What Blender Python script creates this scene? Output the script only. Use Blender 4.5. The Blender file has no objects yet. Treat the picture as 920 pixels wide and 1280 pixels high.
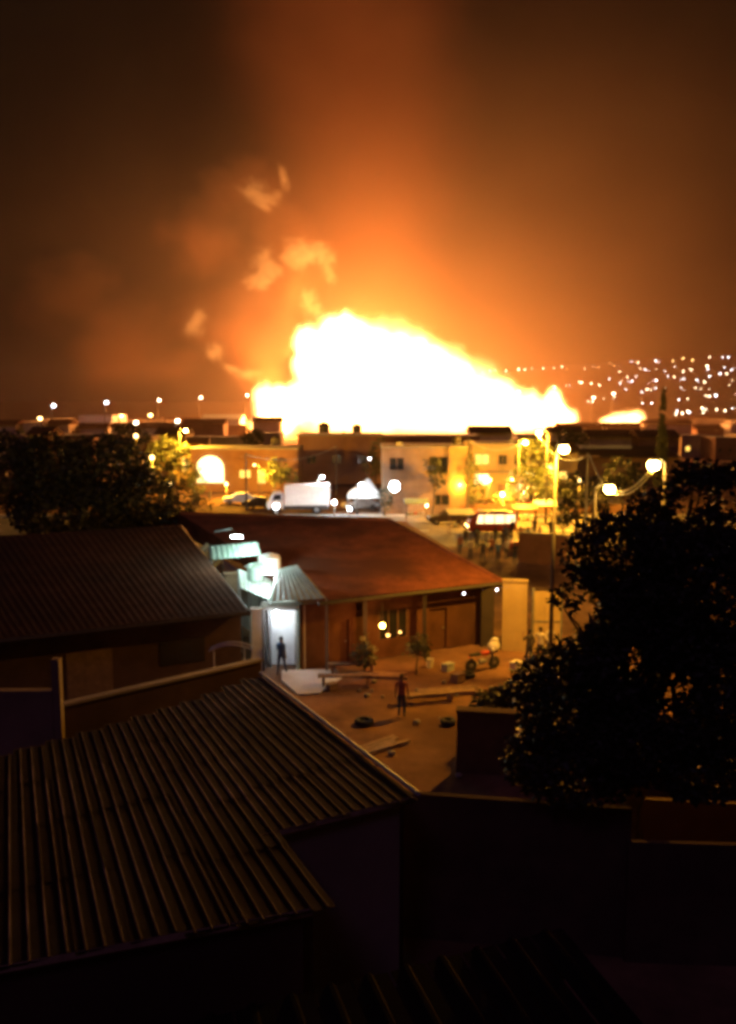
import bpy, bmesh, math, random
from mathutils import Vector, Matrix, noise as mnoise
random.seed(7)
R = math.radians
scene = bpy.context.scene
C = scene.collection

# ------------------------------------------------------------------ camera
F = 1065.0                     # focal length in pixels of a 920 x 1280 picture
CAMH = 12.0
PITCH = math.atan((640 - 510) / F)
cam_d = bpy.data.cameras.new('camera')
cam = bpy.data.objects.new('camera', cam_d)
C.objects.link(cam)
cam.location = (0, 0, CAMH)
cam.rotation_euler = (math.pi / 2 - PITCH, 0, 0)
cam_d.sensor_fit = 'VERTICAL'
cam_d.sensor_height = 36
cam_d.lens = 18 / (640 / F)
cam_d.clip_start = 0.1
cam_d.clip_end = 20000
cam_d.dof.use_dof = True       # the phone missed its focus: everything is a little soft
cam_d.dof.focus_distance = 6.0
cam_d.dof.aperture_fstop = cam_d.lens / 1000 / 0.022
scene.camera = cam

# ------------------------------------------------------------------ world / exposure / sampling
world = bpy.data.worlds.new('World')
scene.world = world
world.use_nodes = True
wn = world.node_tree.nodes
bg = wn['Background']
bg.inputs['Color'].default_value = (1.0, 0.47, 0.22, 1)
bg.inputs['Strength'].default_value = 0.006
FIRE_W = 2.3e6
FIRE_COL = (1.0, 0.285, 0.04)
HAZE = 0.00005
PLUME = 0.0040
DOME = 0.0024
violet_fill_d = bpy.data.lights.new('violet_fill', 'SUN')  # added violet fill from behind the camera, tints the dark foreground
violet_fill_d.energy = 0.10
violet_fill_d.angle = R(12)
violet_fill_d.color = (0.6, 0.3, 1.0)
violet_fill = bpy.data.objects.new('violet_fill', violet_fill_d)
violet_fill.rotation_euler = (R(35), R(-18), 0)
C.objects.link(violet_fill)
vs = scene.view_settings
vs.view_transform = 'Standard'
vs.look = 'None'
vs.exposure = 0
vs.gamma = 1
cy = scene.cycles
cy.max_bounces = 4
cy.diffuse_bounces = 2
cy.glossy_bounces = 2
cy.transmission_bounces = 3
cy.transparent_max_bounces = 12
cy.volume_bounces = 0
cy.use_denoising = True
cy.denoiser = 'OPENIMAGEDENOISE'
cy.sample_clamp_indirect = 4
cy.caustics_reflective = False
cy.caustics_refractive = False
cy.volume_step_rate = 1.5
cy.volume_max_steps = 64
cy.filter_width = 2.8

# ------------------------------------------------------------------ pixel -> world helpers
FWD = Vector((0, math.cos(PITCH), -math.sin(PITCH)))
UP = Vector((0, math.sin(PITCH), math.cos(PITCH)))
CAM = Vector((0, 0, CAMH))


def ray(px, py):
    return FWD + Vector((1, 0, 0)) * ((px - 460) / F) + UP * ((640 - py) / F)


def D(px, py, d):
    r = ray(px, py)
    return CAM + r * (d / r.y)


def G(px, py, z=0.0):
    r = ray(px, py)
    return CAM + r * ((z - CAMH) / r.z)


# ------------------------------------------------------------------ materials
def mat(name, col, rough=0.8, var=0.25, scale=3.0, bump=0.15, metal=0.0, spec=0.4, stain=None):
    m = bpy.data.materials.new(name)
    m.use_nodes = True
    nt = m.node_tree
    b = nt.nodes['Principled BSDF']
    b.inputs['Roughness'].default_value = rough
    b.inputs['Metallic'].default_value = metal
    b.inputs['Specular IOR Level'].default_value = spec
    tc = nt.nodes.new('ShaderNodeTexCoord')
    n = nt.nodes.new('ShaderNodeTexNoise')
    n.inputs['Scale'].default_value = scale
    n.inputs['Detail'].default_value = 8
    n.inputs['Roughness'].default_value = 0.65
    nt.links.new(tc.outputs['Object'], n.inputs['Vector'])
    ra = nt.nodes.new('ShaderNodeValToRGB')
    e = ra.color_ramp.elements
    e[0].position = 0.3
    e[1].position = 0.72
    e[0].color = tuple(c * (1 - var) for c in col) + (1,)
    e[1].color = tuple(min(1, c * (1 + var)) for c in col) + (1,)
    nt.links.new(n.outputs['Fac'], ra.inputs['Fac'])
    out = ra.outputs['Color']
    if stain:
        n2 = nt.nodes.new('ShaderNodeTexNoise')
        n2.inputs['Scale'].default_value = scale * 0.17
        n2.inputs['Detail'].default_value = 5
        nt.links.new(tc.outputs['Object'], n2.inputs['Vector'])
        r2 = nt.nodes.new('ShaderNodeValToRGB')
        r2.color_ramp.elements[0].position = 0.45
        r2.color_ramp.elements[1].position = 0.62
        nt.links.new(n2.outputs['Fac'], r2.inputs['Fac'])
        mx = nt.nodes.new('ShaderNodeMixRGB')
        nt.links.new(r2.outputs['Color'], mx.inputs['Fac'])
        nt.links.new(out, mx.inputs['Color1'])
        mx.inputs['Color2'].default_value = tuple(stain) + (1,)
        out = mx.outputs['Color']
    nt.links.new(out, b.inputs['Base Color'])
    if bump:
        bp = nt.nodes.new('ShaderNodeBump')
        bp.inputs['Strength'].default_value = bump
        bp.inputs['Distance'].default_value = 0.05
        nt.links.new(n.outputs['Fac'], bp.inputs['Height'])
        nt.links.new(bp.outputs['Normal'], b.inputs['Normal'])
    return m


def glow(name, col, strength, sample=False):
    m = bpy.data.materials.new(name)
    m.use_nodes = True
    nt = m.node_tree
    nt.nodes.clear()
    o = nt.nodes.new('ShaderNodeOutputMaterial')
    e = nt.nodes.new('ShaderNodeEmission')
    e.inputs['Color'].default_value = tuple(col) + (1,)
    e.inputs['Strength'].default_value = strength
    nt.links.new(e.outputs[0], o.inputs['Surface'])
    m.cycles.emission_sampling = 'AUTO' if sample else 'NONE'
    return m


M = dict(
    ground=mat('dirt', (0.20, 0.108, 0.062), 0.95, 0.5, 0.55, 0.7, spec=0.05, stain=(0.085, 0.045, 0.028)),
    asphalt=mat('dusty_asphalt', (0.17, 0.14, 0.10), 0.85, 0.3, 1.5, 0.2, stain=(0.1, 0.085, 0.065)),
    tile=mat('red_roof', (0.22, 0.075, 0.042), 0.9, 0.35, 1.4, 0.35, spec=0.08, stain=(0.12, 0.048, 0.032)),
    darkroof=mat('dark_roof', (0.075, 0.037, 0.024), 0.95, 0.3, 1.2, 0.25, spec=0.03, stain=(0.05, 0.03, 0.022)),
    corr_rib=mat('lit_rib', (0.19, 0.14, 0.12), 0.8, 0.75, 1.1, 0.2, spec=0.1, stain=(0.06, 0.04, 0.03)),  # lighter rib colour, painted as firelight catching the ribs
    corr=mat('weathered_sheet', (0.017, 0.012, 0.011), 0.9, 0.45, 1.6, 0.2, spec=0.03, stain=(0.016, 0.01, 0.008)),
    corr2=mat('weathered_sheet_dark', (0.015, 0.011, 0.011), 0.9, 0.45, 2.0, 0.2, spec=0.03, stain=(0.014, 0.009, 0.007)),
    plaster=mat('plaster', (0.36, 0.29, 0.23), 0.9, 0.2, 1.2, 0.15, stain=(0.24, 0.19, 0.15)),
    plaster_red=mat('ochre_plaster', (0.19, 0.095, 0.055), 0.9, 0.25, 0.9, 0.15, stain=(0.23, 0.13, 0.09)),
    plaster_y=mat('cream_plaster', (0.47, 0.35, 0.17), 0.9, 0.18, 0.8, 0.12, stain=(0.34, 0.25, 0.15)),
    brown=mat('brown_plaster', (0.26, 0.18, 0.12), 0.9, 0.3, 0.7, 0.15, stain=(0.16, 0.11, 0.075)),
    dim=mat('dark_plaster', (0.10, 0.06, 0.04), 0.95, 0.3, 0.9, 0.15, spec=0.1, stain=(0.06, 0.035, 0.025)),  # plaster in a much darker overall tone
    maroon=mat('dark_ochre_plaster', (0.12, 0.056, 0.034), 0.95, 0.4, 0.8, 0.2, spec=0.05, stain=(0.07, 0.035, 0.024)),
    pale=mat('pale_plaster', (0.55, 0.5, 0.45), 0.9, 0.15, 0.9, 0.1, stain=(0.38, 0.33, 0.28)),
    concrete=mat('concrete', (0.28, 0.26, 0.23), 0.9, 0.25, 2.0, 0.25, stain=(0.18, 0.16, 0.14)),
    pole=mat('dull_pole', (0.12, 0.105, 0.09), 0.9, 0.3, 2.0, 0.1, spec=0.1),
    metal=mat('grey_metal', (0.3, 0.3, 0.3), 0.5, 0.2, 4.0, 0.05, 0.6),
    galv=mat('galvanised_sheet', (0.5, 0.55, 0.52), 0.5, 0.2, 2.5, 0.1, 0.2),
    green=mat('pale_green_sheet', (0.38, 0.52, 0.45), 0.6, 0.2, 2.5, 0.1),
    white=mat('white_paint', (0.75, 0.75, 0.74), 0.45, 0.1, 2.0, 0.03),
    cloth=mat('white_canvas', (0.72, 0.7, 0.66), 0.9, 0.12, 2.0, 0.1),
    red=mat('red_paint', (0.45, 0.05, 0.03), 0.35, 0.12, 2.0, 0.02),
    rubber=mat('rubber', (0.025, 0.025, 0.025), 0.85, 0.2, 6.0, 0.1),
    glass=mat('dark_glass', (0.02, 0.022, 0.025), 0.08, 0.1, 1.0, 0.0, spec=0.6),
    wood=mat('old_wood', (0.24, 0.15, 0.09), 0.8, 0.35, 3.0, 0.3),
    bark=mat('bark', (0.10, 0.075, 0.05), 0.95, 0.35, 4.0, 0.6),
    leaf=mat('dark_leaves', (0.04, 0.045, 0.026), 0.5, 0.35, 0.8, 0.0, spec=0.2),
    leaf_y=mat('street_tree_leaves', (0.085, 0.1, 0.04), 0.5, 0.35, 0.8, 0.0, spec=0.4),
    dark=mat('dark_paint', (0.05, 0.04, 0.035), 0.6, 0.2, 3.0, 0.05),
    skin=mat('skin', (0.2, 0.11, 0.07), 0.6, 0.1, 8.0, 0.0),
    hair=mat('hair', (0.015, 0.012, 0.01), 0.7, 0.2, 20.0, 0.1),
    denim=mat('dark_denim', (0.05, 0.06, 0.1), 0.9, 0.2, 10.0, 0.05),
    shirt_pale=mat('pale_shirt', (0.55, 0.5, 0.42), 0.9, 0.12, 8.0, 0.05),
    shirt_dark=mat('dark_shirt', (0.06, 0.05, 0.06), 0.9, 0.2, 8.0, 0.05),
    shirt_blue=mat('blue_shirt', (0.07, 0.13, 0.25), 0.9, 0.2, 8.0, 0.05),
    shirt_red=mat('rust_shirt', (0.35, 0.12, 0.07), 0.9, 0.2, 8.0, 0.05),
    soda=glow('sodium_lens', (1.0, 0.66, 0.18), 90),
    soda_far=glow('sodium_far', (1.0, 0.60, 0.2), 13),
    cool=glow('cool_lens', (0.82, 0.9, 1.0), 90),
    cool_far=glow('cool_far', (0.95, 0.92, 1.0), 14),
    warm_far=glow('warm_far', (1.0, 0.78, 0.5), 17),
    lit_window=glow('lit_window', (1.0, 0.58, 0.10), 2.2, True),
    lit_shop=glow('lit_shop', (1.0, 0.72, 0.28), 4.5, True),
    lit_white=glow('lit_hall', (1.0, 0.86, 0.8), 4.0, True),
    bus_glow=glow('bus_interior', (1.0, 0.70, 0.30), 3.0, True),
    bulb=glow('veranda_bulb', (1.0, 0.62, 0.12), 40),
    lantern=glow('lantern_flame', (1.0, 0.5, 0.12), 9),
)


# ------------------------------------------------------------------ object helpers
def setp(o, label=None, cat=None, group=None, kind=None):
    if label: o['label'] = label
    if cat: o['category'] = cat
    if group: o['group'] = group
    if kind: o['kind'] = kind
    return o


def thing(name, label, cat, loc, rotz=0.0, group=None):
    o = bpy.data.objects.new(name, None)
    o.empty_display_size = 0.3
    C.objects.link(o)
    o.location = loc
    o.rotation_euler = (0, 0, rotz)
    return setp(o, label, cat, group)


class MB:
    def __init__(s):
        s.v = []; s.f = []; s.mi = []

    def add(s, vs, fs, mi=0):
        k = len(s.v)
        s.v += [tuple(v) for v in vs]
        s.f += [tuple(i + k for i in f) for f in fs]
        s.mi += [mi] * len(fs)
        return s

    def box(s, a, b, mi=0, rot=None, piv=None):
        x0, y0, z0 = a; x1, y1, z1 = b
        vs = [Vector(p) for p in ((x0, y0, z0), (x1, y0, z0), (x1, y1, z0), (x0, y1, z0), (x0, y0, z1), (x1, y0, z1), (x1, y1, z1), (x0, y1, z1))]
        if rot:
            p = Vector(piv) if piv else Vector(((x0 + x1) / 2, (y0 + y1) / 2, (z0 + z1) / 2))
            vs = [p + rot @ (v - p) for v in vs]
        return s.add(vs, [(0, 3, 2, 1), (4, 5, 6, 7), (0, 1, 5, 4), (1, 2, 6, 5), (2, 3, 7, 6), (3, 0, 4, 7)], mi)

    def tube(s, pts, rad, n=8, mi=0, cap=True):
        pts = [Vector(p) for p in pts]
        if not hasattr(rad, '__len__'): rad = [rad] * len(pts)
        vs = []
        for i, p in enumerate(pts):
            t = (pts[min(i + 1, len(pts) - 1)] - pts[max(i - 1, 0)])
            t = t.normalized() if t.length > 1e-9 else Vector((0, 0, 1))
            a = Vector((1, 0, 0)) if abs(t.x) < 0.8 else Vector((0, 1, 0))
            u = t.cross(a).normalized(); w = t.cross(u)
            for k in range(n):
                g = 2 * math.pi * k / n
                vs.append(p + u * (math.cos(g) * rad[i]) + w * (math.sin(g) * rad[i]))
        fs = []
        for i in range(len(pts) - 1):
            for k in range(n):
                fs.append((i * n + k, i * n + (k + 1) % n, (i + 1) * n + (k + 1) % n, (i + 1) * n + k))
        if cap:
            fs.append(tuple(range(n - 1, -1, -1)))
            fs.append(tuple(range((len(pts) - 1) * n, len(pts) * n)))
        return s.add(vs, fs, mi)

    def lathe(s, prof, n=12, c=(0, 0, 0), mi=0, axis='z'):
        vs = []
        for r, h in prof:
            for k in range(n):
                g = 2 * math.pi * k / n
                p = (math.cos(g) * r, math.sin(g) * r, h)
                if axis == 'y': p = (p[0], p[2], p[1])
                if axis == 'x': p = (p[2], p[0], p[1])
                vs.append((p[0] + c[0], p[1] + c[1], p[2] + c[2]))
        fs = []
        for i in range(len(prof) - 1):
            for k in range(n):
                fs.append((i * n + k, i * n + (k + 1) % n, (i + 1) * n + (k + 1) % n, (i + 1) * n + k))
        fs.append(tuple(range(n - 1, -1, -1)))
        fs.append(tuple(range((len(prof) - 1) * n, len(prof) * n)))
        return s.add(vs, fs, mi)

    def ball(s, c, r, n=12, m=7, mi=0, sq=(1, 1, 1)):
        vs = []; fs = []
        for i in range(m + 1):
            th = math.pi * (i + 0.02) / (m + 0.04)
            for k in range(n):
                g = 2 * math.pi * k / n
                vs.append((c[0] + r * sq[0] * math.sin(th) * math.cos(g), c[1] + r * sq[1] * math.sin(th) * math.sin(g), c[2] - r * sq[2] * math.cos(th)))
        for i in range(m):
            for k in range(n):
                fs.append((i * n + k, i * n + (k + 1) % n, (i + 1) * n + (k + 1) % n, (i + 1) * n + k))
        fs.append(tuple(range(n - 1, -1, -1))); fs.append(tuple(range(m * n, (m + 1) * n)))
        return s.add(vs, fs, mi)

    def slab(s, poly, th, mi=0):
        """closed slab under a 3-D polygon (counter-clockwise from above)"""
        n = len(poly)
        t = [Vector(p) for p in poly]; b = [p - Vector((0, 0, th)) for p in t]
        fs = [tuple(range(n)), tuple(range(2 * n - 1, n - 1, -1))]
        for i in range(n):
            j = (i + 1) % n
            fs.append((i, i + n, j + n, j))
        return s.add(t + b, fs, mi)

    def mesh(s, name, mats, smooth=False):
        me = bpy.data.meshes.new(name)
        me.from_pydata(s.v, [], s.f)
        for m in (mats if isinstance(mats, (list, tuple)) else [mats]): me.materials.append(m)
        if any(s.mi): me.polygons.foreach_set('material_index', s.mi)
        if smooth: me.polygons.foreach_set('use_smooth', [True] * len(me.polygons))
        me.update()
        return me

    def build(s, name, mats, parent=None, loc=None, smooth=False):
        return link(name, s.mesh(name, mats, smooth), parent, loc)


def link(name, me, parent=None, loc=None):
    o = bpy.data.objects.new(name, me)
    C.objects.link(o)
    if parent: o.parent = parent
    if loc is not None: o.location = loc
    return o


def point(name, parent, loc, watts, col, rad=0.12):
    l = bpy.data.lights.new(name, 'POINT')
    l.energy = watts; l.color = col; l.shadow_soft_size = rad
    o = bpy.data.objects.new(name, l)
    C.objects.link(o)
    if parent: o.parent = parent
    o.location = loc
    return o


def copy_tree(o, parent=None):
    c = o.copy(); C.objects.link(c); c.parent = parent
    for ch in [x for x in C.objects if x.parent == o]: copy_tree(ch, c)
    return c


def frame_of(a, b):
    """origin and rotation that put local x along a->b on plan"""
    a = Vector(a); b = Vector(b)
    return math.atan2(b.y - a.y, b.x - a.x), (b - a).to_2d().length


SODA = (1.0, 0.44, 0.03)
COOL = (0.82, 0.93, 1.0)

# ------------------------------------------------------------------ setting: ground, hillside, streets
def hill(x, y):
    t = max(0.0, min(1.0, (y - 850) / 2200))
    t = t * t * (3 - 2 * t)
    side = max(0.0, min(1.0, (x + 300) / 900)); side = side * side * (3 - 2 * side)
    rise = 130 + 0.07 * max(0, x - 300)
    return t * rise * (0.25 + 0.75 * side) + t * 9 * mnoise.noise(Vector((x / 340, y / 340, 0)))


def build_ground():
    xs = sorted({-4200 + 8400 * i / 60 for i in range(61)} | {-60 + 5.0 * i for i in range(25)})
    ys = sorted({-40 + 4.0 * i for i in range(42)} | {130 + 60 * i * (1 + i / 14) for i in range(1, 30)})
    vs = []; fs = []
    for y in ys:
        for x in xs:
            z = hill(x, y)
            if 5 < y < 60 and abs(x) < 30: z += 0.05 * mnoise.noise(Vector((x / 3, y / 3, 4)))- 0.03
            vs.append((x, y, z))
    n = len(xs)
    for j in range(len(ys) - 1):
        for i in range(n - 1):
            fs.append((j * n + i, j * n + i + 1, (j + 1) * n + i + 1, (j + 1) * n + i))
    setp(MB().add(vs, fs).build('ground', M['ground'], smooth=True), kind='structure')


build_ground()
setp(MB().add([(-70, 73, .035), (75, 73, .035), (75, 93, .035), (-70, 93, .035)], [(0, 1, 2, 3)]).build('street', M['asphalt']), kind='structure')
mk = MB()
for i in range(18):
    mk.add([(-60 + i * 7, 82.9, .039), (-57 + i * 7, 82.9, .039), (-57 + i * 7, 83.1, .039), (-60 + i * 7, 83.1, .039)], [(0, 1, 2, 3)])
setp(mk.build('lane_marking', M['white']), kind='structure')
setp(MB().box((-70, 93, -.02), (75, 95.2, .14)).build('pavement', M['concrete']), kind='structure')
# side street running to the right between the yellow houses
setp(MB().add([(18, 95.3, .035), (30, 95.3, .035), (62, 240, .035), (48, 240, .035)], [(0, 1, 2, 3)]).build('side_street', M['asphalt']), kind='structure')

# ------------------------------------------------------------------ the fire
def vol_mat(name, kind, **k):
    m = bpy.data.materials.new(name)
    m.use_nodes = True
    nt = m.node_tree; nt.nodes.clear()
    N = nt.nodes.new; L = nt.links.new
    o = N('ShaderNodeOutputMaterial')
    tc = N('ShaderNodeTexCoord')
    ln = N('ShaderNodeVectorMath'); ln.operation = 'LENGTH'
    if kind == 'plume':
        sx = N('ShaderNodeSeparateXYZ'); L(tc.outputs['Object'], sx.inputs[0])
        # the axis drifts and the radius grows with height (object z in metres)
        rz = N('ShaderNodeMath'); rz.operation = 'MULTIPLY_ADD'; L(sx.outputs['Z'], rz.inputs[0]); rz.inputs[1].default_value = k['grow']; rz.inputs[2].default_value = k['r0']
        ax = N('ShaderNodeMath'); ax.operation = 'MULTIPLY_ADD'; L(sx.outputs['Z'], ax.inputs[0]); ax.inputs[1].default_value = -k['drift']; L(sx.outputs['X'], ax.inputs[2])
        dx = N('ShaderNodeMath'); dx.operation = 'DIVIDE'; L(ax.outputs[0], dx.inputs[0]); L(rz.outputs[0], dx.inputs[1])
        dy = N('ShaderNodeMath'); dy.operation = 'DIVIDE'; L(sx.outputs['Y'], dy.inputs[0]); L(rz.outputs[0], dy.inputs[1])
        cb = N('ShaderNodeCombineXYZ'); L(dx.outputs[0], cb.inputs[0]); L(dy.outputs[0], cb.inputs[1])
        L(cb.outputs[0], ln.inputs[0])
    else:
        L(tc.outputs['Object'], ln.inputs[0])
    nz = N('ShaderNodeTexNoise'); nz.inputs['Scale'].default_value = k.get('scale', 2.0); nz.inputs['Detail'].default_value = k.get('detail', 4)
    nz.inputs['Roughness'].default_value = 0.6
    oi = N('ShaderNodeObjectInfo')
    off = N('ShaderNodeVectorMath'); off.operation = 'MULTIPLY_ADD'
    cbr = N('ShaderNodeCombineXYZ')
    for i in range(3): L(oi.outputs['Random'], cbr.inputs[i])
    L(cbr.outputs[0], off.inputs[0]); off.inputs[1].default_value = (37, 53, 71)
    L(tc.outputs['Object'], off.inputs[2])
    L(off.outputs[0], nz.inputs['Vector'])
    # radius bent by the noise
    nm = N('ShaderNodeMath'); nm.operation = 'MULTIPLY_ADD'; L(nz.outputs['Fac'], nm.inputs[0]); nm.inputs[1].default_value = -k.get('warp', 0.8); L(ln.outputs['Value'], nm.inputs[2])
    mr = N('ShaderNodeMapRange'); mr.interpolation_type = 'SMOOTHSTEP'
    L(nm.outputs[0], mr.inputs['Value'])
    mr.inputs['From Min'].default_value = k.get('outer', 0.6); mr.inputs['From Max'].default_value = k.get('inner', 0.0)
    mr.inputs['To Min'].default_value = 0; mr.inputs['To Max'].default_value = 1
    ed = N('ShaderNodeMapRange'); ed.interpolation_type = 'SMOOTHSTEP'      # closes the density before the hull
    L(ln.outputs['Value'], ed.inputs['Value'])
    ed.inputs['From Min'].default_value = 1.0; ed.inputs['From Max'].default_value = k.get('hull', 0.75)
    mu = N('ShaderNodeMath'); mu.operation = 'MULTIPLY'; L(mr.outputs[0], mu.inputs[0]); L(ed.outputs[0], mu.inputs[1])
    out = mu.outputs[0]
    if kind == 'plume':
        fz = N('ShaderNodeMapRange'); fz.interpolation_type = 'SMOOTHSTEP'; L(sx.outputs['Z'], fz.inputs['Value'])
        fz.inputs['From Min'].default_value = 6; fz.inputs['From Max'].default_value = 60
        m2 = N('ShaderNodeMath'); m2.operation = 'MULTIPLY'; L(out, m2.inputs[0]); L(fz.outputs[0], m2.inputs[1]); out = m2.outputs[0]
    st = N('ShaderNodeMath'); st.operation = 'MULTIPLY'; L(out, st.inputs[0]); st.inputs[1].default_value = k['amount']
    if kind == 'fire':
        e = N('ShaderNodeEmission'); e.inputs['Color'].default_value = k['col'] + (1,)
        L(st.outputs[0], e.inputs['Strength']); L(e.outputs[0], o.inputs['Volume'])
    else:
        pv = N('ShaderNodeVolumePrincipled'); pv.inputs['Color'].default_value = k['col'] + (1,)
        pv.inputs['Anisotropy'].default_value = 0.1
        L(st.outputs[0], pv.inputs['Density']); L(pv.outputs[0], o.inputs['Volume'])
    m.cycles.volume_step_rate = k.get('step', 1.0) if hasattr(m.cycles, 'volume_step_rate') else 1
    return m


def lumpy(seed, amp=0.12, sub=3):
    bm = bmesh.new()
    bmesh.ops.create_icosphere(bm, subdivisions=sub, radius=1.0)
    for v in bm.verts:
        v.co *= 1.0 + amp * mnoise.noise(v.co * 1.9 + Vector((seed * 3.1, seed * 1.7, seed)))
    me = bpy.data.meshes.new('lump'); bm.to_mesh(me); bm.free()
    return me


FD = 350.0
FK = dict(col=(1.0, 0.46, 0.13), scale=2.6, detail=6, warp=0.85, outer=0.5, inner=-0.1, hull=0.85)
fire_m = vol_mat('flame_volume', 'fire', amount=0.5, **FK)
fire_s = vol_mat('flame_volume_small', 'fire', amount=1.3, **FK)
fire_root = thing('fire', 'huge white hot explosion fire blazing behind the houses in the centre', 'fire', G(500, 545))
lobes = [(470, 475, 105, 82), (425, 450, 62, 62), (430, 428, 36, 36), (387, 440, 20, 40), (540, 490, 90, 66), (505, 450, 58, 40), (590, 502, 66, 46),
         (640, 520, 66, 28), (688, 515, 26, 26), (708, 523, 16, 12), (352, 515, 38, 38), (340, 532, 32, 18), (440, 525, 80, 32), (400, 505, 50, 44), (560, 525, 90, 28), (665, 508, 16, 26), (655, 524, 44, 22), (692, 522, 36, 18), (622, 505, 44, 36), (300, 534, 18, 8)]
lumps = [lumpy(i) for i in range(5)]
lumps_s = [lumpy(i) for i in range(5)]
for me in lumps: me.materials.append(fire_m)
for me in lumps_s: me.materials.append(fire_s)
fb = fire_root.location
rf_ = random.Random(3)
for (px, py) in [(330, 520), (334, 497), (352, 484), (372, 485), (377, 450), (384, 418), (398, 424), (412, 408), (430, 402), (450, 413), (475, 421), (500, 428), (520, 433), (540, 440), (560, 454), (580, 460),
                 (600, 477), (618, 488), (640, 500), (660, 503), (688, 494), (703, 507)]:
    a_ = rf_.uniform(9, 24) if px < 600 else rf_.uniform(8, 13); lobes.append((px + rf_.uniform(-4, 4), py + a_ * rf_.uniform(.1, .6), a_, a_ * rf_.uniform(.9, 1.5)))
for i, (px, py, rx, ry) in enumerate(lobes):
    d = FD + random.uniform(-14, 14)
    o = link('flame', (lumps if rx > 45 else lumps_s)[i % 5], fire_root, D(px, py, d) - fb)
    k = d / F
    o.scale = (rx * k * 1.12, max(8, min(rx, ry) * k * 1.1), ry * k * 1.12)
for i, (px, py, w, rad) in enumerate([(470, 480, .34, 11), (425, 455, .18, 8), (540, 495, .22, 9), (610, 512, .12, 5), (355, 520, .08, 4.5), (690, 517, .06, 3)]):
    point('fire_light', fire_root, D(px, py, FD) - fb, FIRE_W * w, FIRE_COL, rad)

fire2 = thing('fire', 'small separate blaze to the right of the main fire near the cypress', 'fire', G(782, 534))
for (px, py, rx, ry) in [(780, 524, 26, 11), (795, 523, 14, 12), (762, 527, 16, 8)]:
    o = link('flame', lumps_s[0], fire2, D(px, py, FD) - fire2.location); k = FD / F
    o.scale = (rx * k * 1.1, 6, ry * k * 1.2)
point('fire_light', fire2, D(782, 524, FD) - fire2.location, FIRE_W * .015, FIRE_COL, 2)

# ------------------------------------------------------------------ smoke
PL = dict(r0=48.0, grow=0.20, drift=-0.05)
plume_m = vol_mat('plume_smoke', 'plume', amount=PLUME, col=(0.9, 0.42, 0.26), scale=0.016, detail=6, warp=1.3, outer=0.25, inner=-0.7, hull=0.4, **PL)
pc = D(462, 520, FD + 10); pc.z = 0
pm = MB()
n = 28; hs = [4 + 310 * i / 18 for i in range(19)]
vs = []
for h in hs:
    for k in range(n):
        a = 2 * math.pi * k / n
        r = PL['r0'] + PL['grow'] * h
        vs.append((math.cos(a) * r + PL['drift'] * h, math.sin(a) * r, h))
fs = [(i * n + k, i * n + (k + 1) % n, (i + 1) * n + (k + 1) % n, (i + 1) * n + k) for i in range(len(hs) - 1) for k in range(n)]
fs += [tuple(range(n - 1, -1, -1)), tuple(range((len(hs) - 1) * n, len(hs) * n))]
pl = pm.add(vs, fs).build('smoke_plume', plume_m, loc=pc)
setp(pl, 'tall column of orange lit smoke rising from the fire into the sky', 'smoke')

# low smoke hanging all round the fire, thickest at the fire
dome_m = vol_mat('smoke_bank', 'smoke', amount=DOME, col=(0.93, 0.64, 0.46), scale=2.6, detail=6, warp=1.0, outer=0.42, inner=-0.72, hull=0.45)
dome_lump = lumpy(3, 0.03); dome_lump.materials.append(dome_m)
o = link('smoke_bank', dome_lump, None, D(525, 505, FD)); o.scale = (310, 235, 215)
setp(o, 'broad glowing bank of low smoke spread all around the fire', 'smoke')

soot_m = vol_mat('dark_smoke', 'smoke', amount=0.026, col=(0.6, 0.31, 0.19), scale=1.6, detail=7, warp=1.5, outer=0.0, inner=-0.7, hull=0.55)
soot_lump = lumpy(6, 0.12); soot_lump.materials.append(soot_m)
for (lab, bits) in [('dark rolling smoke bank leaning left off the fire', [(318, 420, 62, 62), (350, 370, 48, 46), (372, 345, 34, 44), (300, 370, 52, 48), (262, 400, 62, 50), (330, 470, 46, 30)]),
                    ('high brown smoke mass above the left of the fire', [(345, 285, 62, 58), (300, 235, 62, 50), (390, 330, 34, 44), (250, 300, 70, 60)]),
                    ('low dull smoke drifting far left over the horizon lamps', [(150, 430, 110, 50), (90, 370, 90, 60), (210, 460, 60, 28)])]:
    sd = FD + 25 if 'high' in lab else FD - 15
    c_ = D(bits[0][0], bits[0][1], sd)
    t = thing('smoke_cloud', lab, 'smoke', c_)
    for (px, py, rx, ry) in bits:
        d = sd + random.uniform(-10, 10); k = d / F * 1.35
        o = link('billow', soot_lump, t, D(px, py, d) - c_); o.scale = (rx * k, (rx + ry) * .5 * k, ry * k)
        o.rotation_euler = (0, random.uniform(-.5, .5), random.uniform(0, 3))
puff_m = vol_mat('puff_smoke', 'smoke', amount=0.085, col=(0.97, 0.82, 0.66), scale=2.3, detail=8, warp=1.9, outer=-0.28, inner=-0.85, hull=0.5)
puff_lump = lumpy(9, 0.15); puff_lump.materials.append(puff_m)
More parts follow.
